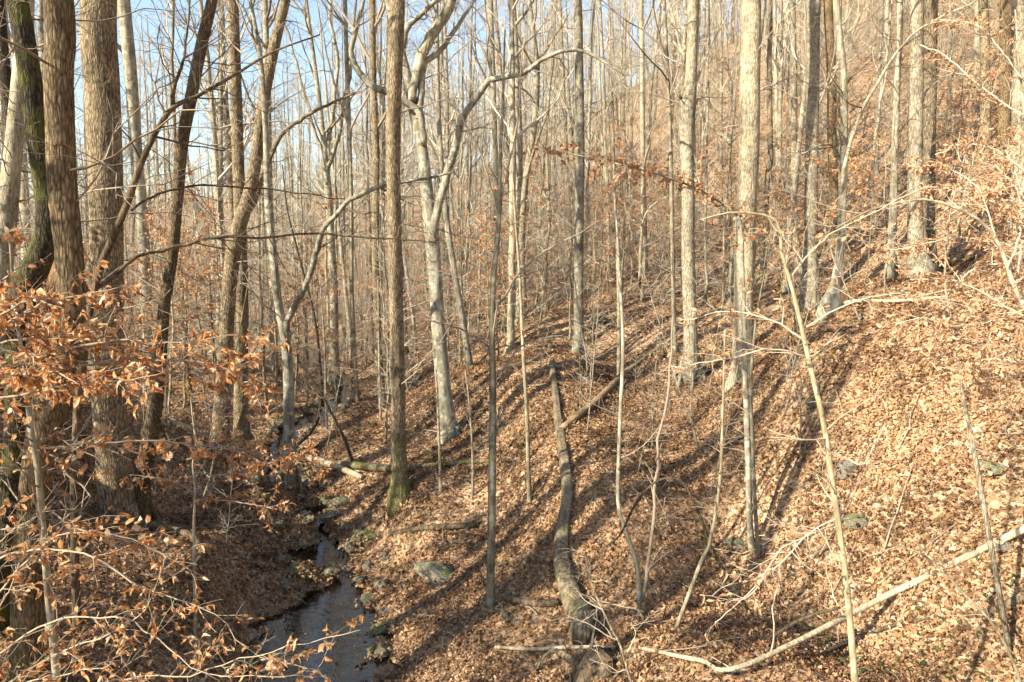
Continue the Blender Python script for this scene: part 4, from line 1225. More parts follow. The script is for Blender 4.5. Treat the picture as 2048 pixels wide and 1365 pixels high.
def place_leaf(meshes, rg, C, D, Nn, L, parent, inv):
    D = Vector(D).normalized()
    Nn = Vector(Nn)
    S = Nn.cross(D)
    if S.length < 1e-4:
        S = Vector((1, 0, 0)).cross(D)
    S.normalize()
    U = D.cross(S)
    m3 = Matrix((D, S, U)).transposed().to_4x4()
    o = bpy.data.objects.new('leaf', meshes[int(rg.integers(len(meshes)))])
    COL.objects.link(o)
    o.parent = parent
    o.matrix_local = Matrix.Translation([float(a) for a in C]) @ m3 @ Matrix.Diagonal((L, L * rg.uniform(.85, 1.1), L, 1))
    return o


LEAFV = {k: [(np.array([v.co[:] for v in me.vertices]), np.array([p.vertices[:] for p in me.polygons])) for me in lst] for k, lst in LEAFM.items()}


def crumpled(g, kind, rg, C, D, Nn, L):
    D = D / (np.linalg.norm(D) + 1e-9)
    S = np.cross(Nn, D)
    S /= np.linalg.norm(S) + 1e-9
    U = np.cross(D, S)
    V, q = LEAFV[kind][int(rg.integers(len(LEAFV[kind])))]
    g.raw(C + L * (V[:, :1] * D + V[:, 1:2] * S + V[:, 2:] * U), q)


def make_near(s, idx, base_seed=900, cat='sapling'):
    rg = np.random.default_rng(base_seed + idx)
    P, R = trunk_path(s['pts'], s['Y'], 40, base_seed + 50 + idx)
    P, R = foot_on_ground(P, R, 0.12)
    o = P[0].copy()
    root = bpy.data.objects.new(s['n'], None)
    root.empty_display_size = 0.2
    root.location = [float(a) for a in o]
    COL.objects.link(root)
    tag(root, s['label'], cat)
    g = Geo()
    g.tubes(P - o, R, 12, True, 0.06, flare_moss(P, R, 0.2), seed=idx)
    link('stem', g.build('stem', M[s['m']]), root)
    branches = []
    near = s['Y'] < 8
    for li, (lp, yend) in enumerate(s.get('limbs', [])):
        Lp, Lr = trunk_path(lp, s['Y'], 26, base_seed + 400 + idx * 10 + li, None, yend)
        branches.append((Lp - o, Lr))
    # spare side shoots on the stem itself
    n_extra = s.get('extra', 12)
    Ep, Er = children((P - o)[None], R[None], n_extra, (0.35, 1.0), (45, 80), (0.25, 0.9, False) if near else (0.4, 1.3, False), 8, 0.01, 0.14, rg, 0.35, 0.3, 0.003, flat=0.6)
    tmat = M[s.get('twig', 'twig')]
    cands = []
    leaf = s.get('leaves')
    for bi, (Lp, Lr) in enumerate(branches):
        bg_ = Geo()
        bg_.tubes(Lp, Lr, 8, True, 0.04)
        ln = np.linalg.norm(Lp[-1] - Lp[0])
        Tp, Tr = children(Lp[None], Lr[None], int((8 + 8 * ln) * s.get('tw', 1.0)), (0.08, 1.0), (35, 65), (0.18, 0.55, False), 6, 0.0, 0.14, rg, 0.5, 0.4, 0.0022, flat=0.75)
        bg_.tubes(Tp, Tr, 4, False)
        Up, Ur = children(Tp, Tr, 3, (0.25, 1.0), (30, 60), (0.35, 0.7, True), 4, 0.0, 0.16, rg, 0.6, 0.5, 0.0016, flat=0.6)
        bg_.tubes(Up, Ur, 3, False)
        bo = link('branch', bg_.build('branch', tmat), root)
        if leaf:
            for PP, per in ((Lp[None], 6), (Tp, 4), (Up, 3)):
                C, T = along(PP, per, rg, 0.25)
                kk = rg.random(len(C)) < s['dens']
                for c, t in zip(C[kk], T[kk]):
                    cands.append((bo, c, t))
    xg = Geo()
    xg.tubes(Ep, Er, 4, False)
    XT, XR = children(Ep, Er, 6, (0.2, 1.0), (30, 60), (0.3, 0.6, True), 4, 0.0, 0.16, rg, 0.6, 0.5, 0.002, flat=0.6)
    xg.tubes(XT, XR, 3, False)
    tag(link('twigs', xg.build('twigs', tmat), root), kind='stuff')
    if leaf:
        ind = s.get('indiv', 0)
        fm = leaf if leaf.startswith('foliage') else FOL[leaf]
        fg = Geo()
        if ind and cands:
            Cw = np.array([c for _, c, _ in cands]) + o
            u, v, d = to_pix(Cw)
            inside = (u > -20) & (u < 2068) & (v > -20) & (v < 1385)
            order = np.argsort(np.where(inside, d + rg.uniform(0, 2.0, len(d)), 99))
            for rank, j in enumerate(order):
                bo, c, t = cands[j]
                D = t * 0.5 + rg.normal(0, 0.5, 3)
                D[2] -= 0.5
                Nn = rg.normal(0, 0.6, 3) + np.array([-0.2, -0.35, 0.6])
                L = rg.uniform(0.04, 0.077)
                if rank < ind:
                    place_leaf(LEAFM[leaf], rg, c, D, Nn, L, bo, None)
                else:
                    crumpled(fg, leaf, rg, c, D, Nn, L)
        elif cands or True:
            C = [c for _, c, _ in cands]
            if C:
                C = np.array(C)
                K = len(C)
                D = rg.normal(0, 0.6, (K, 3))
                D[:, 2] -= 0.5
                Nn = rg.normal(0, 0.6, (K, 3)) + np.array([-0.2, -0.35, 0.6])
                L = rg.uniform(.06, .10, K)
                fg.leaves(C, D, Nn, L, L * rg.uniform(.5, .65, K), rg.uniform(-.2, .25, K), True)
            hang_leaves(fg, XT, 3, rg, (.055, .095), True, density=s['dens'])
            # leaves along a stem that arches over into a spray
            Tp, Tr = children((P - o)[None], R[None], s.get('spray', 26), (0.55, 1.0), (35, 70), (0.2, 0.6, False), 5, 0.0, 0.14, rg, 0.5, 0.4, 0.002, flat=0.7)
            tg = Geo()
            tg.tubes(Tp, Tr, 3, False)
            tag(link('twigs', tg.build('twigs', tmat), root), kind='stuff')
            hang_leaves(fg, Tp, 7, rg, (.06, .10), True, density=s['dens'])
        if fg.n:
            tag(link('foliage', fg.build('foliage', M[fm], smooth=False), root), kind='stuff')
    return root


for i, s in enumerate(SAPL):
    make_near(s, i)
for i, s in enumerate(NEAR):
    make_near(s, i, 1500)


# ------------------------------------------------------------------ kinds of tree for the wood behind, each built once
def proto_tree(seed, H, r0, bk, tw, lean=0.03, leafy=0.0, limbs=15, lo=0.42):
    rg = np.random.default_rng(seed)
    t = np.r_[0, .3 / H, .38 / H, .5 / H, .75 / H, 1.1 / H, np.linspace(.07, 1, 22)]
    n = len(t)
    dx = np.cumsum(np.r_[0, rg.normal(0, lean, n - 1)]) * 0.6 + rg.normal(0, lean) * 6 * t
    dy = np.cumsum(np.r_[0, rg.normal(0, lean, n - 1)]) * 0.6 + rg.normal(0, lean) * 6 * t
    P = np.c_[dx, dy, t * H - 0.3]
    R = r0 * (1 - 0.92 * t ** 1.3) + 0.012
    R *= 1 + 0.85 * np.exp(-np.maximum(P[:, 2], 0) / 0.16)
    g = Geo()
    g.tubes(P, R, 10, True, 0.06, np.clip(1 - t * 8, 0, 1), seed=seed)
    trunk = g.build('trunk', M[bk])
    crown = crown_geo(P, R, rg, limbs, lo, 0.9, 34, dlen=3.2).build('crown', M[tw])
    return [('trunk', trunk, None), ('crown', crown, None)]


def proto_sapling(seed, H, r0, bk, tw, fol, leafy):
    rg = np.random.default_rng(seed)
    n = 16
    t = np.linspace(0, 1, n)
    P = np.c_[np.cumsum(np.r_[0, rg.normal(0, .05, n - 1)]), np.cumsum(np.r_[0, rg.normal(0, .05, n - 1)]), t * H - 0.15]
    R = r0 * (1 - 0.85 * t) + 0.004
    g = Geo()
    g.tubes(P, R, 7, True, 0.05, np.zeros(n), seed=seed)
    res = [('trunk', g.build('trunk', M[bk]), None)]
    cg = Geo()
    Lp, Lr = children(P[None], R[None], 26, (0.16, 1.0), (50, 85), (0.8, 2.3, False), 8, 0.03, 0.13, rg, 0.4, 0.3, 0.005, flat=0.3)
    cg.tubes(Lp, Lr, 4, False)
    Tp, Tr = children(Lp, Lr, 7, (0.15, 1.0), (30, 60), (0.25, 0.55, True), 4, 0.0, 0.15, rg, 0.5, 0.4, 0.0032, flat=0.7)
    cg.tubes(Tp, Tr, 3, False)
    res.append(('crown', cg.build('crown', M[tw]), None))
    if leafy > 0:
        fg = Geo()
        hang_leaves(fg, Tp, 10, rg, (0.07, 0.12), False, density=leafy)
        res.append(('foliage', fg.build('foliage', M[fol], smooth=False), 'stuff'))
    return res


TREES = [proto_tree(11, 24, .135, 'bark_far', 'twig_far'), proto_tree(12, 22, .10, 'bark_pale', 'twig_far'), proto_tree(13, 26, .165, 'bark_tulip', 'twig_far'),
         proto_tree(14, 20, .08, 'bark_grey', 'twig_far', 0.06, lo=.35), proto_tree(15, 23, .12, 'bark_far', 'twig_far', 0.05), proto_tree(16, 17, .06, 'bark_sapling', 'twig_far', 0.08, limbs=12, lo=.3),
         proto_tree(17, 15, .05, 'bark_pale', 'twig_far', 0.07, limbs=11, lo=.3), proto_tree(18, 20, .095, 'bark_tulip', 'twig_far', 0.07)]
SAPS = [proto_sapling(31, 6.5, .035, 'bark_sapling', 'twig_far', 'foliage_orange', .55), proto_sapling(32, 8.0, .045, 'bark_pale', 'twig_far', 'foliage_peach', .28),
        proto_sapling(33, 5.0, .026, 'bark_sapling', 'twig_far', 'foliage_orange', .8), proto_sapling(34, 9.0, .05, 'bark_pale', 'twig_far', None, 0),
        proto_sapling(35, 7.0, .035, 'bark_pale', 'twig_far', None, 0), proto_sapling(36, 4.0, .022, 'bark_sapling', 'twig_far', 'foliage_peach', .5),
        proto_sapling(37, 6.0, .03, 'bark_sapling', 'twig_far', 'foliage_brown', .4)]


def plant(name, proto, x, y, sc, rot, tilt, label, cat, group):
    root = bpy.data.objects.new(name, None)
    root.empty_display_size = 0.3
    root.location = (x, y, gz(x, y))
    root.rotation_euler = (tilt[0], tilt[1], rot)
    root.scale = (sc[0], sc[0], sc[1])
    COL.objects.link(root)
    tag(root, label, cat, group)
    for nm, me, kind in proto:
        c = bpy.data.objects.new(nm, me)
        COL.objects.link(c)
        c.parent = root
        if kind:
            c['kind'] = kind
    return root


MARKS = [(-400, 'the left edge'), (118, 'the brown leaning tree'), (213, 'the thick tan tree'), (345, 'the crooked tree'), (478, 'the twin trunks'), (577, 'the forked stream tree'), (664, 'the vase tree'), (751, 'the slender tan tree'), (793, 'the mossy footed tree'),
         (875, 'the big beech'), (992, 'the slim grey sapling'), (1048, 'the wavy tree'), (1158, 'the pole tree'), (1240, 'the thin pale stem'), (1345, 'the thin pole'), (1378, 'the split leader tree'), (1490, 'the stout tree'), (1590, 'the thin pale tree'), (1624, 'the broad trunk'),
         (1685, 'the flared foot tree'), (1787, 'the grey pole tree'), (1830, 'the bright pale tree'), (1970, 'the brown trunk'), (2500, 'the right edge')]
TONE = ['grey brown', 'pale', 'tan', 'light grey', 'stouter grey brown', 'thin dark', 'very thin pale', 'thin tan']
SAPT = ['orange leaved', 'pale leaved', 'thickly orange leaved', 'tall leafless', 'low leafless', 'small pale leaved', 'brown leaved']
ORD = ['nearest', 'second nearest', 'third nearest', 'fourth nearest', 'fifth nearest', 'sixth nearest']


def name_by_gap(items, word):
    """items: list of [u, depth, kind text, object]; labels by the gap between landmark trees and the order of distance"""
    gaps = {}
    for it in items:
        g = max(k for k in range(len(MARKS) - 1) if MARKS[k][0] <= max(it[0], -399))
        gaps.setdefault((g, it[2]), []).append(it)
    for (g, tone), lst in gaps.items():
        lst.sort(key=lambda it: it[1])
        a, b = MARKS[g][1].replace('the ', '', 1), MARKS[g + 1][1].replace('the ', '', 1)
        for k, it in enumerate(lst):
            o = it[3]
            if len(lst) == 1:
                o['label'] = f'{tone} {word} between {a} and {b}'
            elif k < 6:
                o['label'] = f'{ORD[k]} {tone} {word} between {a} and {b}'
            else:
                o['label'] = f'farther {tone} {word} between {a} and {b}'
            o['group'] = f'{word}s between {a} and {b}'


taken = [(pix(h['pts'][0][0], h['pts'][0][1], h['Y'])[0], h['Y']) for h in HERO]
rs = np.random.default_rng(77)


def free(x, y, gap):
    return all((x - a) ** 2 + (y - b) ** 2 > gap * gap for a, b in taken)


def scatter(n, y0, y1, gap, half=0.80, p=1.0):
    out = []
    tries = 0
    while len(out) < n and tries < n * 40:
        tries += 1
        y = math.sqrt(rs.uniform(y0 ** 2, y1 ** 2))
        x = rs.uniform(-half, half) * y
        d, hw, _ = stream_d(np.array([x]), np.array([y]))
        if d[0] < hw[0] + 0.5 or not free(x, y, gap):
            continue
        if y > 21 and x > .12 * y and rs.random() < .22:
            continue
        taken.append((x, y))
        out.append((x, y))
    return out


woods = []
for (x, y) in scatter(205, 23, 60, 1.3):
    z = gz(x, y)
    u, v, d = to_pix(np.array([x, y, z]))
    k = int(rs.choice(8, p=[.10, .13, .05, .16, .10, .18, .18, .10]))
    s = rs.uniform(.75, 1.1)
    o = plant('bare_tree', TREES[k], x, y, (s * rs.uniform(.8, 1.15), s), rs.uniform(0, 6.28), (rs.normal(0, .04), rs.normal(0, .04)), None, 'tree', None)
    um, vm, _ = to_pix(np.array([x, y, z + 3]))
    woods.append([float(um), y, TONE[k], o])
name_by_gap(woods, 'tree')

saps = []
for (x, y) in scatter(260, 17.5, 46, 0.7):
    z = gz(x, y)
    u, v, d = to_pix(np.array([x, y, z]))
    if y < 24 and x > -1 and rs.random() < 0.7:
        continue
    k = int(rs.choice(7, p=[.08, .12, .04, .29, .30, .12, .05]))
    s = rs.uniform(.65, 1.15)
    o = plant('understory_sapling', SAPS[k], x, y, (s, s), rs.uniform(0, 6.28), (rs.normal(0, .06), rs.normal(0, .06)), None, 'sapling', None)
    um, vm, _ = to_pix(np.array([x, y, z + 1]))
    saps.append([float(um), y, SAPT[k], o])
for u_, y, k, s in [(405, 22, 2, 1.25), (330, 20.5, 0, 1.1), (610, 25, 2, 1.1), (640, 29, 0, 1.2), (1010, 25, 2, .95), (1075, 27, 0, 1.0), (1240, 31, 0, 1.2), (1560, 23, 2, .8), (420, 26, 0, 1.2)]:
    x = (u_ - 1024) / F * y
    o = plant('understory_sapling', SAPS[k], x, y, (s, s), rs.uniform(0, 6.28), (0, 0), None, 'sapling', None)
    saps.append([float(u_), y, SAPT[k], o])
for (x, y) in scatter(34, 12.0, 19.0, 0.8, .66):
    z = gz(x, y)
    k = int(rs.choice([3, 4, 4, 5]))
    s = rs.uniform(.32, .7)
    o = plant('understory_sapling', SAPS[k], x, y, (s * .8, s), rs.uniform(0, 6.28), (rs.normal(0, .1), rs.normal(0, .1)), None, 'sapling', None)
    um, vm, _ = to_pix(np.array([x, y, z + 1]))
    saps.append([float(um), y, SAPT[k], o])
name_by_gap(saps, 'sapling')


# ------------------------------------------------------------------ the far wood, the wood out of frame and added shade trees: one mass, instanced on points
def far_wood(name, pts, protos, label):
    col = bpy.data.collections.new(name + '_kinds')
    for i, pr in enumerate(protos):
        # join trunk, crown and leaves of one kind into one mesh with several materials
        V, fq, mats, mi, off, mo = [], [], [], [], 0, []
        ft, mti = [], []
        me_out = bpy.data.meshes.new('far_tree_kind')
        import bmesh
        bm = bmesh.new()
        for q, (nm, me, kind) in enumerate(pr):
            n0 = len(bm.faces)
            bm.from_mesh(me)
            bm.faces.ensure_lookup_table()
            for f in bm.faces[n0:]:
                f.material_index = q
            me_out.materials.append(me.materials[0])
        bm.to_mesh(me_out)
        bm.free()
        oo = bpy.data.objects.new(f'kind_{i:02d}', me_out)
        col.objects.link(oo)
    me = bpy.data.meshes.new(name)
    me.from_pydata([tuple(p[:3]) for p in pts], [], [])
    a = me.attributes.new('kind_id', 'INT', 'POINT')
    a.data.foreach_set('value', np.array([p[3] for p in pts], np.int32))
    a = me.attributes.new('size', 'FLOAT', 'POINT')
    a.data.foreach_set('value', np.array([p[4] for p in pts], np.float32))
    a = me.attributes.new('turn', 'FLOAT_VECTOR', 'POINT')
    a.data.foreach_set('vector', np.array([(rs.normal(0, .03), rs.normal(0, .03), p[5]) for p in pts], np.float32).ravel())
    o = link(name, me)
    ng = bpy.data.node_groups.new(name, 'GeometryNodeTree')
    ng.interface.new_socket('Geometry', in_out='INPUT', socket_type='NodeSocketGeometry')
    ng.interface.new_socket('Geometry', in_out='OUTPUT', socket_type='NodeSocketGeometry')
    N, L = ng.nodes, ng.links
    gi, go = N.new('NodeGroupInput'), N.new('NodeGroupOutput')
    ci = N.new('GeometryNodeCollectionInfo')
    ci.inputs['Collection'].default_value = col
    ci.inputs['Separate Children'].default_value = True
    ci.inputs['Reset Children'].default_value = True
    ip = N.new('GeometryNodeInstanceOnPoints')
    ip.inputs['Pick Instance'].default_value = True

    def attr(nm, ty):
        n = N.new('GeometryNodeInputNamedAttribute')
        n.data_type = ty
        n.inputs['Name'].default_value = nm
        return n.outputs[0]
    L.new(gi.outputs[0], ip.inputs['Points'])
    L.new(ci.outputs[0], ip.inputs['Instance'])
    L.new(attr('kind_id', 'INT'), ip.inputs['Instance Index'])
    L.new(attr('turn', 'FLOAT_VECTOR'), ip.inputs['Rotation'])
    cx = N.new('ShaderNodeCombineXYZ')
    s = attr('size', 'FLOAT')
    for k in range(3):
        L.new(s, cx.inputs[k])
    L.new(cx.outputs[0], ip.inputs['Scale'])
    L.new(ip.outputs[0], go.inputs[0])
    md = o.modifiers.new('wood', 'NODES')
    md.node_group = ng
    tag(o, label, 'woodland', kind='stuff')
    return o


def wood_points():
    pts = []
    ALLK = 15

    def put(x, y, sap):
        if sap:
            k = 8 + int(rs.choice(7, p=[.05, .10, .02, .35, .35, .10, .03]))
            s = rs.uniform(.7, 1.2)
        else:
            k = int(rs.integers(8))
            s = rs.uniform(.8, 1.2)
        pts.append([x, y, 0, k, s, rs.uniform(0, 6.28)])
    # up the hillside and down the valley, out to the far hill
    for n, y0, y1, half, sap in ((330, 55, 105, .86, False), (430, 46, 90, .84, True), (420, 100, 210, .8, False), (90, 32, 60, .85, True)):
        for _ in range(n):
            y = math.sqrt(rs.uniform(y0 ** 2, y1 ** 2))
            x = rs.uniform(-half, half) * y
            if x < -0.28 * y and rs.random() < 0.55:
                continue
            if x > .1 * y and y < 100 and rs.random() < 0.12:
                continue
            put(x, y, sap)
    # the same wood around the viewer, thicker on the left: its shade falls into the picture
    for _ in range(10):
        x, y = rs.uniform(-60, -32), rs.uniform(-34, 34)
        if abs(x) / max(y, .1) < .84 and y > 0:
            continue
        if x > -14 and y < 4:
            continue
        put(x, y, False)
    for _ in range(20):
        x, y = rs.uniform(-30, -7), rs.uniform(-14, 22)
        if abs(x) / max(y, .1) < .9 and y > 0:
            continue
        put(x, y, True)
    for _ in range(40):
        x, y = rs.uniform(14, 60), rs.uniform(-20, 45)
        if abs(x) / max(y, .1) < .86 and y > 0:
            continue
        put(x, y, False)
    for x, y, k, sc in [(-7.5, 2.6, 15, .95), (-9.8, 4.3, 15, 1.0), (-8, 3.1, 5, .85), (-12, .2, 5, .95), (-12.5, 7.5, 5, .8), (-10.5, 6.2, 3, .7), (-16, 10, 5, .9)]:  # unseen trees added out of frame, kept short, to throw shade on the slope
        pts.append([x, y, 0, k, sc, rs.uniform(0, 6.28)])
    for x, y, k, sc in [(-9, 7, 10, 1.15), (-11, 8, 8, 1.0), (-10, 4.5, 10, 1.1), (-12.5, 8.5, 10, 1.2), (-12, 5.5, 8, 1.0), (-13, 10, 10, 1.2), (-8.3, 5.0, 8, .9), (-14, 11, 8, 1.0), (-7.8, 3.2, 10, 1.0), (-15, 12.5, 10, 1.2), (-10.5, 9.5, 10, 1.1)]:  # unseen leafy saplings added beside the view to darken the left bank
        pts.append([x, y, 0, k, sc, rs.uniform(0, 6.28)])
    A = np.array([p[:2] for p in pts])
    z = ground_z(A[:, 0], A[:, 1])
    for p, v in zip(pts, z):
        p[2] = float(v)
    return pts


far_wood('woodland', wood_points(), TREES + SAPS + [proto_tree(19, 16, .25, 'bark_tulip', 'twig_far', 0.03, limbs=13, lo=.5)], 'mass of bare grey trees covering the far hillside, with unseen shade trees added left of view')  # last kind: short thick tree added for its broad trunk shadow


# ------------------------------------------------------------------ logs, sticks and stones
def log(name, pts, Y, m, label, cat='log', moss=0.3, sides=18, n=40, rough=.10, sit=True, lift=0.4, stubs=0, stiff=False):
    """pts (x, y, width) in the photograph; sit: centre line follows the ground; else depth list Y"""
    rg = np.random.default_rng(abs(hash(label)) % 1000 if False else len(label) * 7 + len(pts))
    if sit:
        P = []
        for a, b, w in pts:
            p = hit(a, b)
            r = w * p[1] / F / 2
            P.append(np.r_[p[0], p[1], gz(p[0], p[1]) + r * lift, r])
        P = np.array(P)
    else:
        Ys = Y if isinstance(Y, (list, tuple)) else [Y] * len(pts)
        P = np.array([np.r_[pix(a, b, y), w * y / F / 2] for (a, b, w), y in zip(pts, Ys)])
    S = spline(P, n)
    if stiff:
        pen = ground_z(S[:, 0], S[:, 1]) - (S[:, 2] - S[:, 3] * .6)
        S[:, 2] += np.clip(pen.max(), 0, .35) * np.linspace(.2, 1, n)
    o = S[0, :3].copy()
    g = Geo()
    g.tubes(S[:, :3] - o, np.maximum(S[:, 3], .004), sides, True, rough, np.full(n, moss), seed=len(label))
    root = link(name, g.build(name, M[m]), None, o)
    tag(root, label, cat)
    if stubs:
        Bp, Br = children((S[:, :3] - o)[None], S[None, :, 3], stubs, (.2, .98), (40, 80), (.3, 1.2, False), 6, .03, .15, rg, .35, .4, .006)
        for b, r_ in zip(Bp, Br):
            sg = Geo()
            sg.tubes(b, r_, 6, True)
            link('branch_stub', sg.build('branch_stub', M[m]), root)
    return root


log('fallen_tree', [(1164, 1302, 57.3), (1160, 1267, 53.7), (1148, 1225, 47.6), (1132, 1187, 41.5), (1123, 1140, 35.4), (1122, 1107, 31.7), (1126, 1065, 28.1), (1132, 1027, 25.6), (1134, 980, 24.4), (1125, 921, 20.7), (1116, 844, 17.1), (1111, 793, 13.4), (1104, 740, 11), (1100, 695, 8.5)], None, 'log_mossy',
    'long grey brown fallen tree lying up the slope in the middle', 'fallen tree', .1, 24, 110, lift=.85, stubs=11, rough=.2)
log('fallen_log', [(1124, 868, 15), (1160, 838, 14), (1193, 810, 14), (1250, 758, 13), (1300, 718, 11), (1344, 684, 9)], None, 'deadwood_tan',
    'thin tan log angled up right from the long fallen tree', 'log', .2, 14, 40, lift=1.2, rough=.2, stubs=3)
log('pale_pole', [(1283, 1312, 7), (1400, 1347, 9), (1490, 1360, 10), (1780, 1228, 12), (2075, 1092, 15)], None, 'deadwood',
    'long bleached pole lying across the bright slope at bottom right', 'log', 0, 16, 70, lift=1.6, stubs=4, rough=.12, stiff=True)
log('broken_limb', [(1478, 1372, 13), (1482, 1310, 12), (1520, 1290, 9), (1600, 1240, 7), (1680, 1215, 5)], [7.9, 8.0, 8.0, 8.0, 8.0], 'log_dark',
    'thin brown limb propped under the bleached pole', 'branch', .1, 10, 24, sit=False)
log('fallen_log', [(780, 1074, 9.8), (840, 1072, 11.2), (890, 1064, 12.8), (960, 1056, 12)], None, 'log_dark',
    'dark log lying on the leaves left of the slim grey sapling', 'log', .2, 14, 24, lift=.7)
log('fallen_log', [(640, 938, 14.3), (700, 942, 15.6), (790, 944, 14.3), (860, 938, 10.4), (960, 932, 7.8), (1010, 930, 5.9)], None, 'log_mossy',
    'level log running behind the mossy footed tree', 'log', .4, 16, 36, lift=.8)
log('fallen_log', [(612, 930, 13.6), (660, 945, 13.6), (725, 966, 11.8)], None, 'deadwood',
    'pale split log slanting toward the stream beside the mossy footed tree', 'log', .1, 14, 20, lift=1.2)
log('fallen_log', [(572, 952, 34), (640, 980, 31), (708, 994, 18)], [18.4, 17.7, 17.0], 'log_mossy',
    'thick mossy log bridging the stream by the small fall', 'log', .5, 18, 24, sit=False)
log('fallen_log', [(340, 852, 12.6), (400, 875, 16.8), (470, 900, 16.8), (530, 905, 11.2)], None, 'deadwood',
    'bleached log lying at the foot of the twin trunks', 'log', .1, 14, 24, lift=.8)
log('fallen_branch', [(190, 1078, 14), (250, 1058, 16), (320, 1066, 16), (380, 1084, 14), (402, 1110, 14), (395, 1140, 12), (340, 1168, 11), (290, 1165, 10)], None, 'log_dark',
    'dark hooked branch curling over the leaves below the tan trunk', 'branch', .1, 12, 36, lift=1.3)
log('fallen_branch', [(1012, 1210, 13), (1060, 1216, 14), (1118, 1220, 15)], None, 'log_dark',
    'short brown branch against the left side of the long fallen trunk', 'branch', .1, 12, 20, lift=1.0)
log('fallen_branch', [(990, 1312, 7), (1060, 1308, 7), (1140, 1304, 8), (1230, 1302, 6)], None, 'deadwood',
    'straight pale stick lying before the fallen trunk', 'stick', 0, 8, 16, lift=2.5)
log('fallen_branch', [(1620, 1330, 9), (1700, 1295, 9), (1800, 1262, 8), (1900, 1240, 6)], None, 'log_dark',
    'brown stick below the bleached pole on bright leaves', 'stick', .1, 8, 20, lift=1.0)
log('fallen_branch', [(1950, 1240, 14), (2000, 1225, 18), (2060, 1200, 20)], None, 'log_dark',
    'weathered grey branch end at the lower right edge', 'branch', .1, 10, 14, lift=.9)
log('fallen_branch', [(1640, 640, 9), (1700, 618, 8), (1790, 612, 7), (1900, 604, 5)], None, 'deadwood',
    'pale bent stick lying over the shaded spur below the flared tree', 'stick', 0, 8, 20, lift=2.5)
log('leaning_log', [(1398, 225, 9), (1430, 258, 10), (1462, 288, 10)], [34, 33.5, 33], 'deadwood',
    'tilted dead log caught between trunks left of the stout tree', 'log', 0, 10, 12, sit=False)
log('dead_snag', [(72, 790, 30), (88, 690, 30), (108, 590, 32), (124, 510, 30), (128, 450, 20), (121, 405, 8)], [9.0] * 6, 'rotten',
    'splintered reddish rotten snag leaning on the brown rough barked tree', 'dead tree', .0, 14, 26, rough=.22, sit=False)


def stump():
    c = hit(1185, 1345)
    root = bpy.data.objects.new('splintered_stump', None)
    root.location = [float(c[0]), float(c[1]), gz(c[0], c[1])]
    COL.objects.link(root)
    tag(root, 'splintered torn stump at the near end of the long fallen tree', 'stump')
    rg = np.random.default_rng(5)
    g = Geo()
    g.tubes(np.array([[0, 0, -.2], [0, 0.02, .08], [0.02, .05, .2], [0.0, .1, .27]]), np.array([.36, .30, .24, .10]), 22, True, .45, np.full(4, .05), seed=4)
    link('stump_body', g.build('stump_body', M['log_dark'], False), root)
    for k in range(15):
        a = rg.uniform(0, 6.28)
        b = np.array([math.cos(a) * rg.uniform(.05, .30), math.sin(a) * rg.uniform(.05, .26), rg.uniform(.0, .2)])
        d = np.array([math.cos(a) * .7 + .2, math.sin(a) * .4, rg.uniform(.15, 1.1)])
        ln = rg.uniform(.15, .55)
        S = spline(np.array([b, b + d * ln * .5 + rg.normal(0, .04, 3), b + d * ln + rg.normal(0, .03, 3)]), 6)
        sg = Geo()
        sg.tubes(S, np.linspace(rg.uniform(.025, .06), .004, 6), 5, True, .3, seed=k)
        link('splinter', sg.build('splinter', M['deadwood' if k % 3 else 'rotten'], False), root)
    for k in range(4):
        a = rg.uniform(0, 6.28)
        b = np.array([math.cos(a) * .25, math.sin(a) * .25, .06])
        e = np.array([math.cos(a) * rg.uniform(.6, 1.1), math.sin(a) * rg.uniform(.6, 1.0), 0.0])
        e[2] = gz(c[0] + e[0], c[1] + e[1]) - root.location.z
        S = spline(np.array([b, (b + e) / 2 + np.array([rg.normal(0, .1), rg.normal(0, .1), rg.uniform(.02, .2)]), e]), 8)
        sg = Geo()
        sg.tubes(S, np.linspace(.055, .012, 8), 7, True, .15, seed=k + 30)
        link('root', sg.build('root', M['log_mossy']), root)


stump()


def rock_mesh(seed, blocky):
    import bmesh
    rg = np.random.default_rng(seed)
    bm = bmesh.new()
    bmesh.ops.create_icosphere(bm, subdivisions=3, radius=1.0)
    dirs = rg.normal(size=(15, 3))
    dirs /= np.linalg.norm(dirs, axis=1, keepdims=True)
    cut = rg.uniform(.5, .82, 15)
    ks = rg.normal(0, 2.4, (5, 3))
    ph = rg.uniform(0, 6.28, 5)
    for v in bm.verts:
        p = np.array(v.co)
        for d, c in zip(dirs, cut):
            e = p @ d - c
            if e > 0:
                p = p - d * e * blocky
        w = sum(math.sin(k @ p + f) for k, f in zip(ks, ph)) * .03
        v.co = p * (1 + w) + rg.normal(0, .012, 3)
    for f in bm.faces:
        f.smooth = False
    me = bpy.data.meshes.new('rock')
    bm.to_mesh(me)
    bm.free()
    me.materials.append(M['rock'])
    return me


ROCKM = [rock_mesh(60 + k, 1.0) for k in range(7)]
rk = np.random.default_rng(9)


def rock(name, px, py, wpx, label, group=None, hpx=None, kind=None, cat='rock', sink=.35, water_level=True):
    p = hit(px, py)
    w = wpx * p[1] / F / 2
    hgt = w * (hpx / wpx if hpx else rk.uniform(.5, .75))
    o = bpy.data.objects.new(name, ROCKM[int(rk.integers(7)) if kind is None else kind])
    COL.objects.link(o)
    o.location = (p[0], p[1], gz(p[0], p[1]) + hgt * (1 - 2 * sink))
    o.scale = (w, w * rk.uniform(.8, 1.15), hgt)
    o.rotation_euler = (rk.normal(0, .15), rk.normal(0, .15), rk.uniform(0, 6.28))
    ROCKS.append((p[0], p[1], gz(p[0], p[1]), w, hgt, sink))
    tag(o, label, cat, group)
    return o


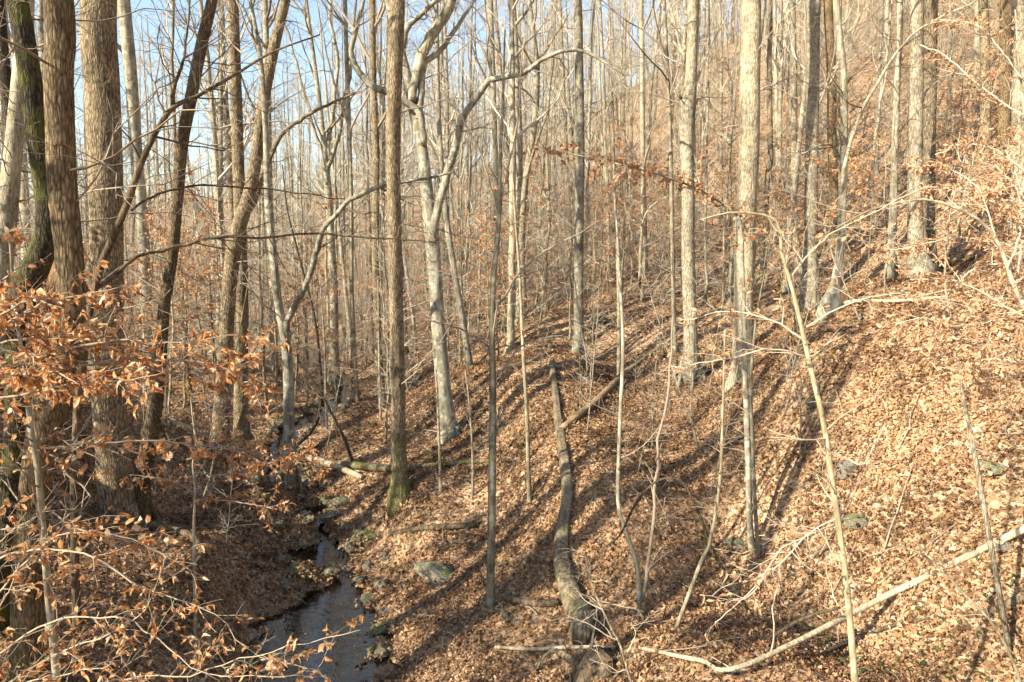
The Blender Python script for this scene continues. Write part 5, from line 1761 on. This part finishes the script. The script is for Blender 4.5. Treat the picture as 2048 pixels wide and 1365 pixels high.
ROCKS = []
rock('boulder', 872, 1160, 88, 'big square mossy boulder with leaves on top, right of the stream', hpx=60, kind=2, sink=.2)
for a, b, w, h, lab in [(760, 1180, 40, 30, 'pointed bright green mossy rock at the pool head'), (666, 1216, 32, 18, 'mossy wedge of rock standing in the middle of the pool'),
                        (810, 1175, 26, 22, 'pale lichened stone between the mossy boulder and pointed green rock'), (775, 1222, 44, 18, 'flat mossy slab at the right rim of the pool'),
                        (788, 1256, 30, 18, 'rounded grey green stone right of the pool'), (735, 1315, 34, 36, 'dark mossy block at the lower right pool corner'),
                        (562, 1125, 34, 30, 'tilted mossy grey stone on the left bank'), (600, 1150, 22, 16, 'small yellowish stone at the water left side'),
                        (605, 1098, 34, 20, 'mossy pale rock above the left side of the upper pool'), (633, 1100, 20, 18, 'bright mossy stone at the upper pool edge'),
                        (700, 1100, 36, 26, 'grey rock on the right rim of the upper pool'), (720, 1076, 40, 24, 'flat topped mossy rock on the right bank above the upper pool'),
                        (690, 1053, 24, 16, 'rounded pale stone in the bank above the upper pool'), (555, 1055, 46, 22, 'dark mossy ledge on the left bank above the narrows'),
                        (696, 1150, 40, 26, 'dark mossy rock between upper and lower pools'), (735, 1140, 34, 24, 'dark wet rock right of the narrows'), (770, 1128, 36, 26, 'shaded dark rock right of the narrows, higher on the bank'),
                        (600, 1170, 50, 18, 'low mossy slab across the left of the narrows'), (560, 862, 44, 22, 'pale lit flat rock under the forked stream tree'),
                        (680, 805, 22, 24, 'dark rounded boulder beyond the stream near the vase tree'), (1690, 962, 60, 44, 'grey half buried boulder under the thin pale beech sapling'), (1718, 1055, 74, 36, 'flat grey green rock showing through bright litter at right'),
                        (1628, 822, 40, 30, 'dark boulder in the shaded face of the spur'), (1412, 908, 26, 16, 'small mossy rock in the shade right of the leaning log'), (1470, 1100, 60, 34, 'dark rock shelf beside the foot of the brown leaved sapling'),
                        (2005, 1100, 50, 36, 'mossy rock beneath the bleached pole near the right edge'), (1980, 960, 60, 40, 'long pale outcrop half buried at the right edge of the slope'), (1195, 645, 60, 26, 'grey ledge of rock right behind the pole tree'),
                        (1520, 560, 40, 24, 'grey rock on the sunlit slope behind the stout tree'), (1010, 1235, 30, 14, 'low dark stone at the foot of the slim grey sapling'), (1090, 1100, 26, 18, 'small mossy stone left of the long fallen trunk')]:
    rock('rock', a, b, w, lab, hpx=h)
def zone_stone(y, side, w):
    z = 'by the near pool' if y < 12.9 else 'in the narrows above the near pool' if y < 13.8 else 'by the middle pool' if y < 15 else 'in the narrows above the middle pool' if y < 17.4 else 'by the log bridge' if y < 20 else 'up the stream beyond the log bridge'
    b = 'left' if side < 0 else 'right'
    t = 'larger' if w > .34 else 'middling' if w > .2 else 'little'
    return f'{t} wet stone at the {b} bank {z}', f'stones {z}'


SS = spline(np.c_[SP[4:], SW[4:]], 400)
STONES = {}
for k in range(240):
    i = int(rk.choice([rk.integers(5, 120), rk.integers(30, 175), rk.integers(60, 150), rk.integers(95, 240)]))
    c, d, hw = SS[i, :3], SS[i + 1, :3] - SS[i, :3], SS[i, 3]
    n = np.array([d[1], -d[0]])
    n /= np.linalg.norm(n)
    side = rk.choice([-1, 1])
    w = rk.choice([rk.uniform(.09, .2), rk.uniform(.18, .36), rk.uniform(.3, .55)], p=[.34, .38, .28])
    off = side * (hw * rk.uniform(.35 if hw < .35 else .62, 1.1) + rk.uniform(0, .3))
    q = c[:2] + n * off
    u, v, dd_ = to_pix(np.array([q[0], q[1], gz(q[0], q[1])]))
    lab, grp = zone_stone(c[1], side, w)
    STONES.setdefault(lab, []).append((q[1], rock('stream_stone', float(u), float(v), w * F / float(dd_), lab, grp, cat='stone', sink=.3)))
for lab, lst in STONES.items():
    if len(lst) > 1:
        for r_, (_, o) in enumerate(sorted(lst, key=lambda t: t[0])):
            o['label'] = (ORD[r_] if r_ < 6 else 'farther') + ' ' + lab


# ------------------------------------------------------------------ small green plants and sticks
def ivy():
    g = Geo()
    r = np.random.default_rng(66)
    for cx, cy, n, sp in [(1900, 1330, 70, .35), (1840, 1300, 24, .3), (1960, 1350, 40, .3), (1740, 1340, 30, .25), (1655, 1290, 20, .25), (1610, 1150, 24, .2), (1990, 1200, 24, .2), (1760, 655, 40, .3), (820, 1040, 50, .25), (350, 1220, 60, .4), (330, 1200, 50, .3), (700, 875, 90, .6), (940, 860, 60, .5), (900, 885, 60, .5), (780, 1010, 30, .25)]:
        c = hit(cx, cy)
        x = c[0] + r.normal(0, sp, n)
        y = c[1] + r.normal(0, sp, n)
        z = ground_z(x, y) + r.uniform(.03, .12, n)
        D = r.normal(0, 1, (n, 3))
        D[:, 2] = np.abs(D[:, 2]) * .4
        L = r.uniform(.035, .07, n)
        g.leaves(np.stack([x, y, z], -1), D, r.normal(0, .4, (n, 3)) + [0, 0, 1], L, L * .7, r.uniform(-.1, .2, n), True)
    tag(link('green_ground_cover', g.build('green_ground_cover', M['ivy'], False)), 'low green leaves scattered through the dry litter', 'ground cover', kind='stuff')


def rock_leaves():
    g = Geo()
    r = np.random.default_rng(68)
    for x, y, z, w, h, sink in ROCKS:
        n = int(10 + 120 * w)
        a = r.uniform(0, 6.28, n)
        q = np.sqrt(r.uniform(0, 1.7, n))
        px_, py_ = x + np.cos(a) * q * w, y + np.sin(a) * q * w
        top = z + h * (1 - 2 * sink) + h * .78 * np.sqrt(np.clip(1 - (q / 1.0) ** 2, 0, 1))
        gr = ground_z(px_, py_) + .03
        zz = np.maximum(top, gr)
        k = (r.random(n) < .45) | (q > .85)
        Nn = np.stack([np.cos(a) * q * .6, np.sin(a) * q * .6, np.ones(n)], -1) + r.normal(0, .3, (n, 3))
        D = np.cross(Nn, r.normal(size=(n, 3)))
        L = r.uniform(.04, .1, n)
        g.leaves(np.stack([px_, py_, zz], -1)[k], D[k], Nn[k], L[k], (L * .6)[k], r.uniform(-.1, .3, n)[k], True)
    tag(link('leaves_on_stones', g.build('leaves_on_stones', M['litter'], False)), 'dry leaves caught on and around the stones', 'fallen leaves', kind='stuff')


def sticks():
    g = Geo()
    r = np.random.default_rng(67)
    n = 900
    d = np.sqrt(r.uniform(6 ** 2, 26 ** 2, n))
    a = r.uniform(-.7, .7, n)
    x, y = d * np.sin(a), d * np.cos(a)
    th = r.uniform(0, math.pi, n)
    L = r.uniform(.25, 1.3, n)
    P = []
    for k in range(5):
        s = (k / 4 - .5) * L
        xx = x + np.cos(th) * s + r.normal(0, .02, n)
        yy = y + np.sin(th) * s + r.normal(0, .02, n)
        P.append(np.stack([xx, yy, ground_z(xx, yy) + .035 + r.uniform(0, .05, n)], -1))
    P = np.stack(P, 1)
    R = r.uniform(.004, .013, n)[:, None] * np.linspace(1, .5, 5)[None]
    g.tubes(P, R, 5)
    tag(link('fallen_twigs', g.build('fallen_twigs', M['twig'])), 'thin dead twigs strewn over the leaf litter', 'twigs', kind='stuff')


ivy()
rock_leaves()
sticks()
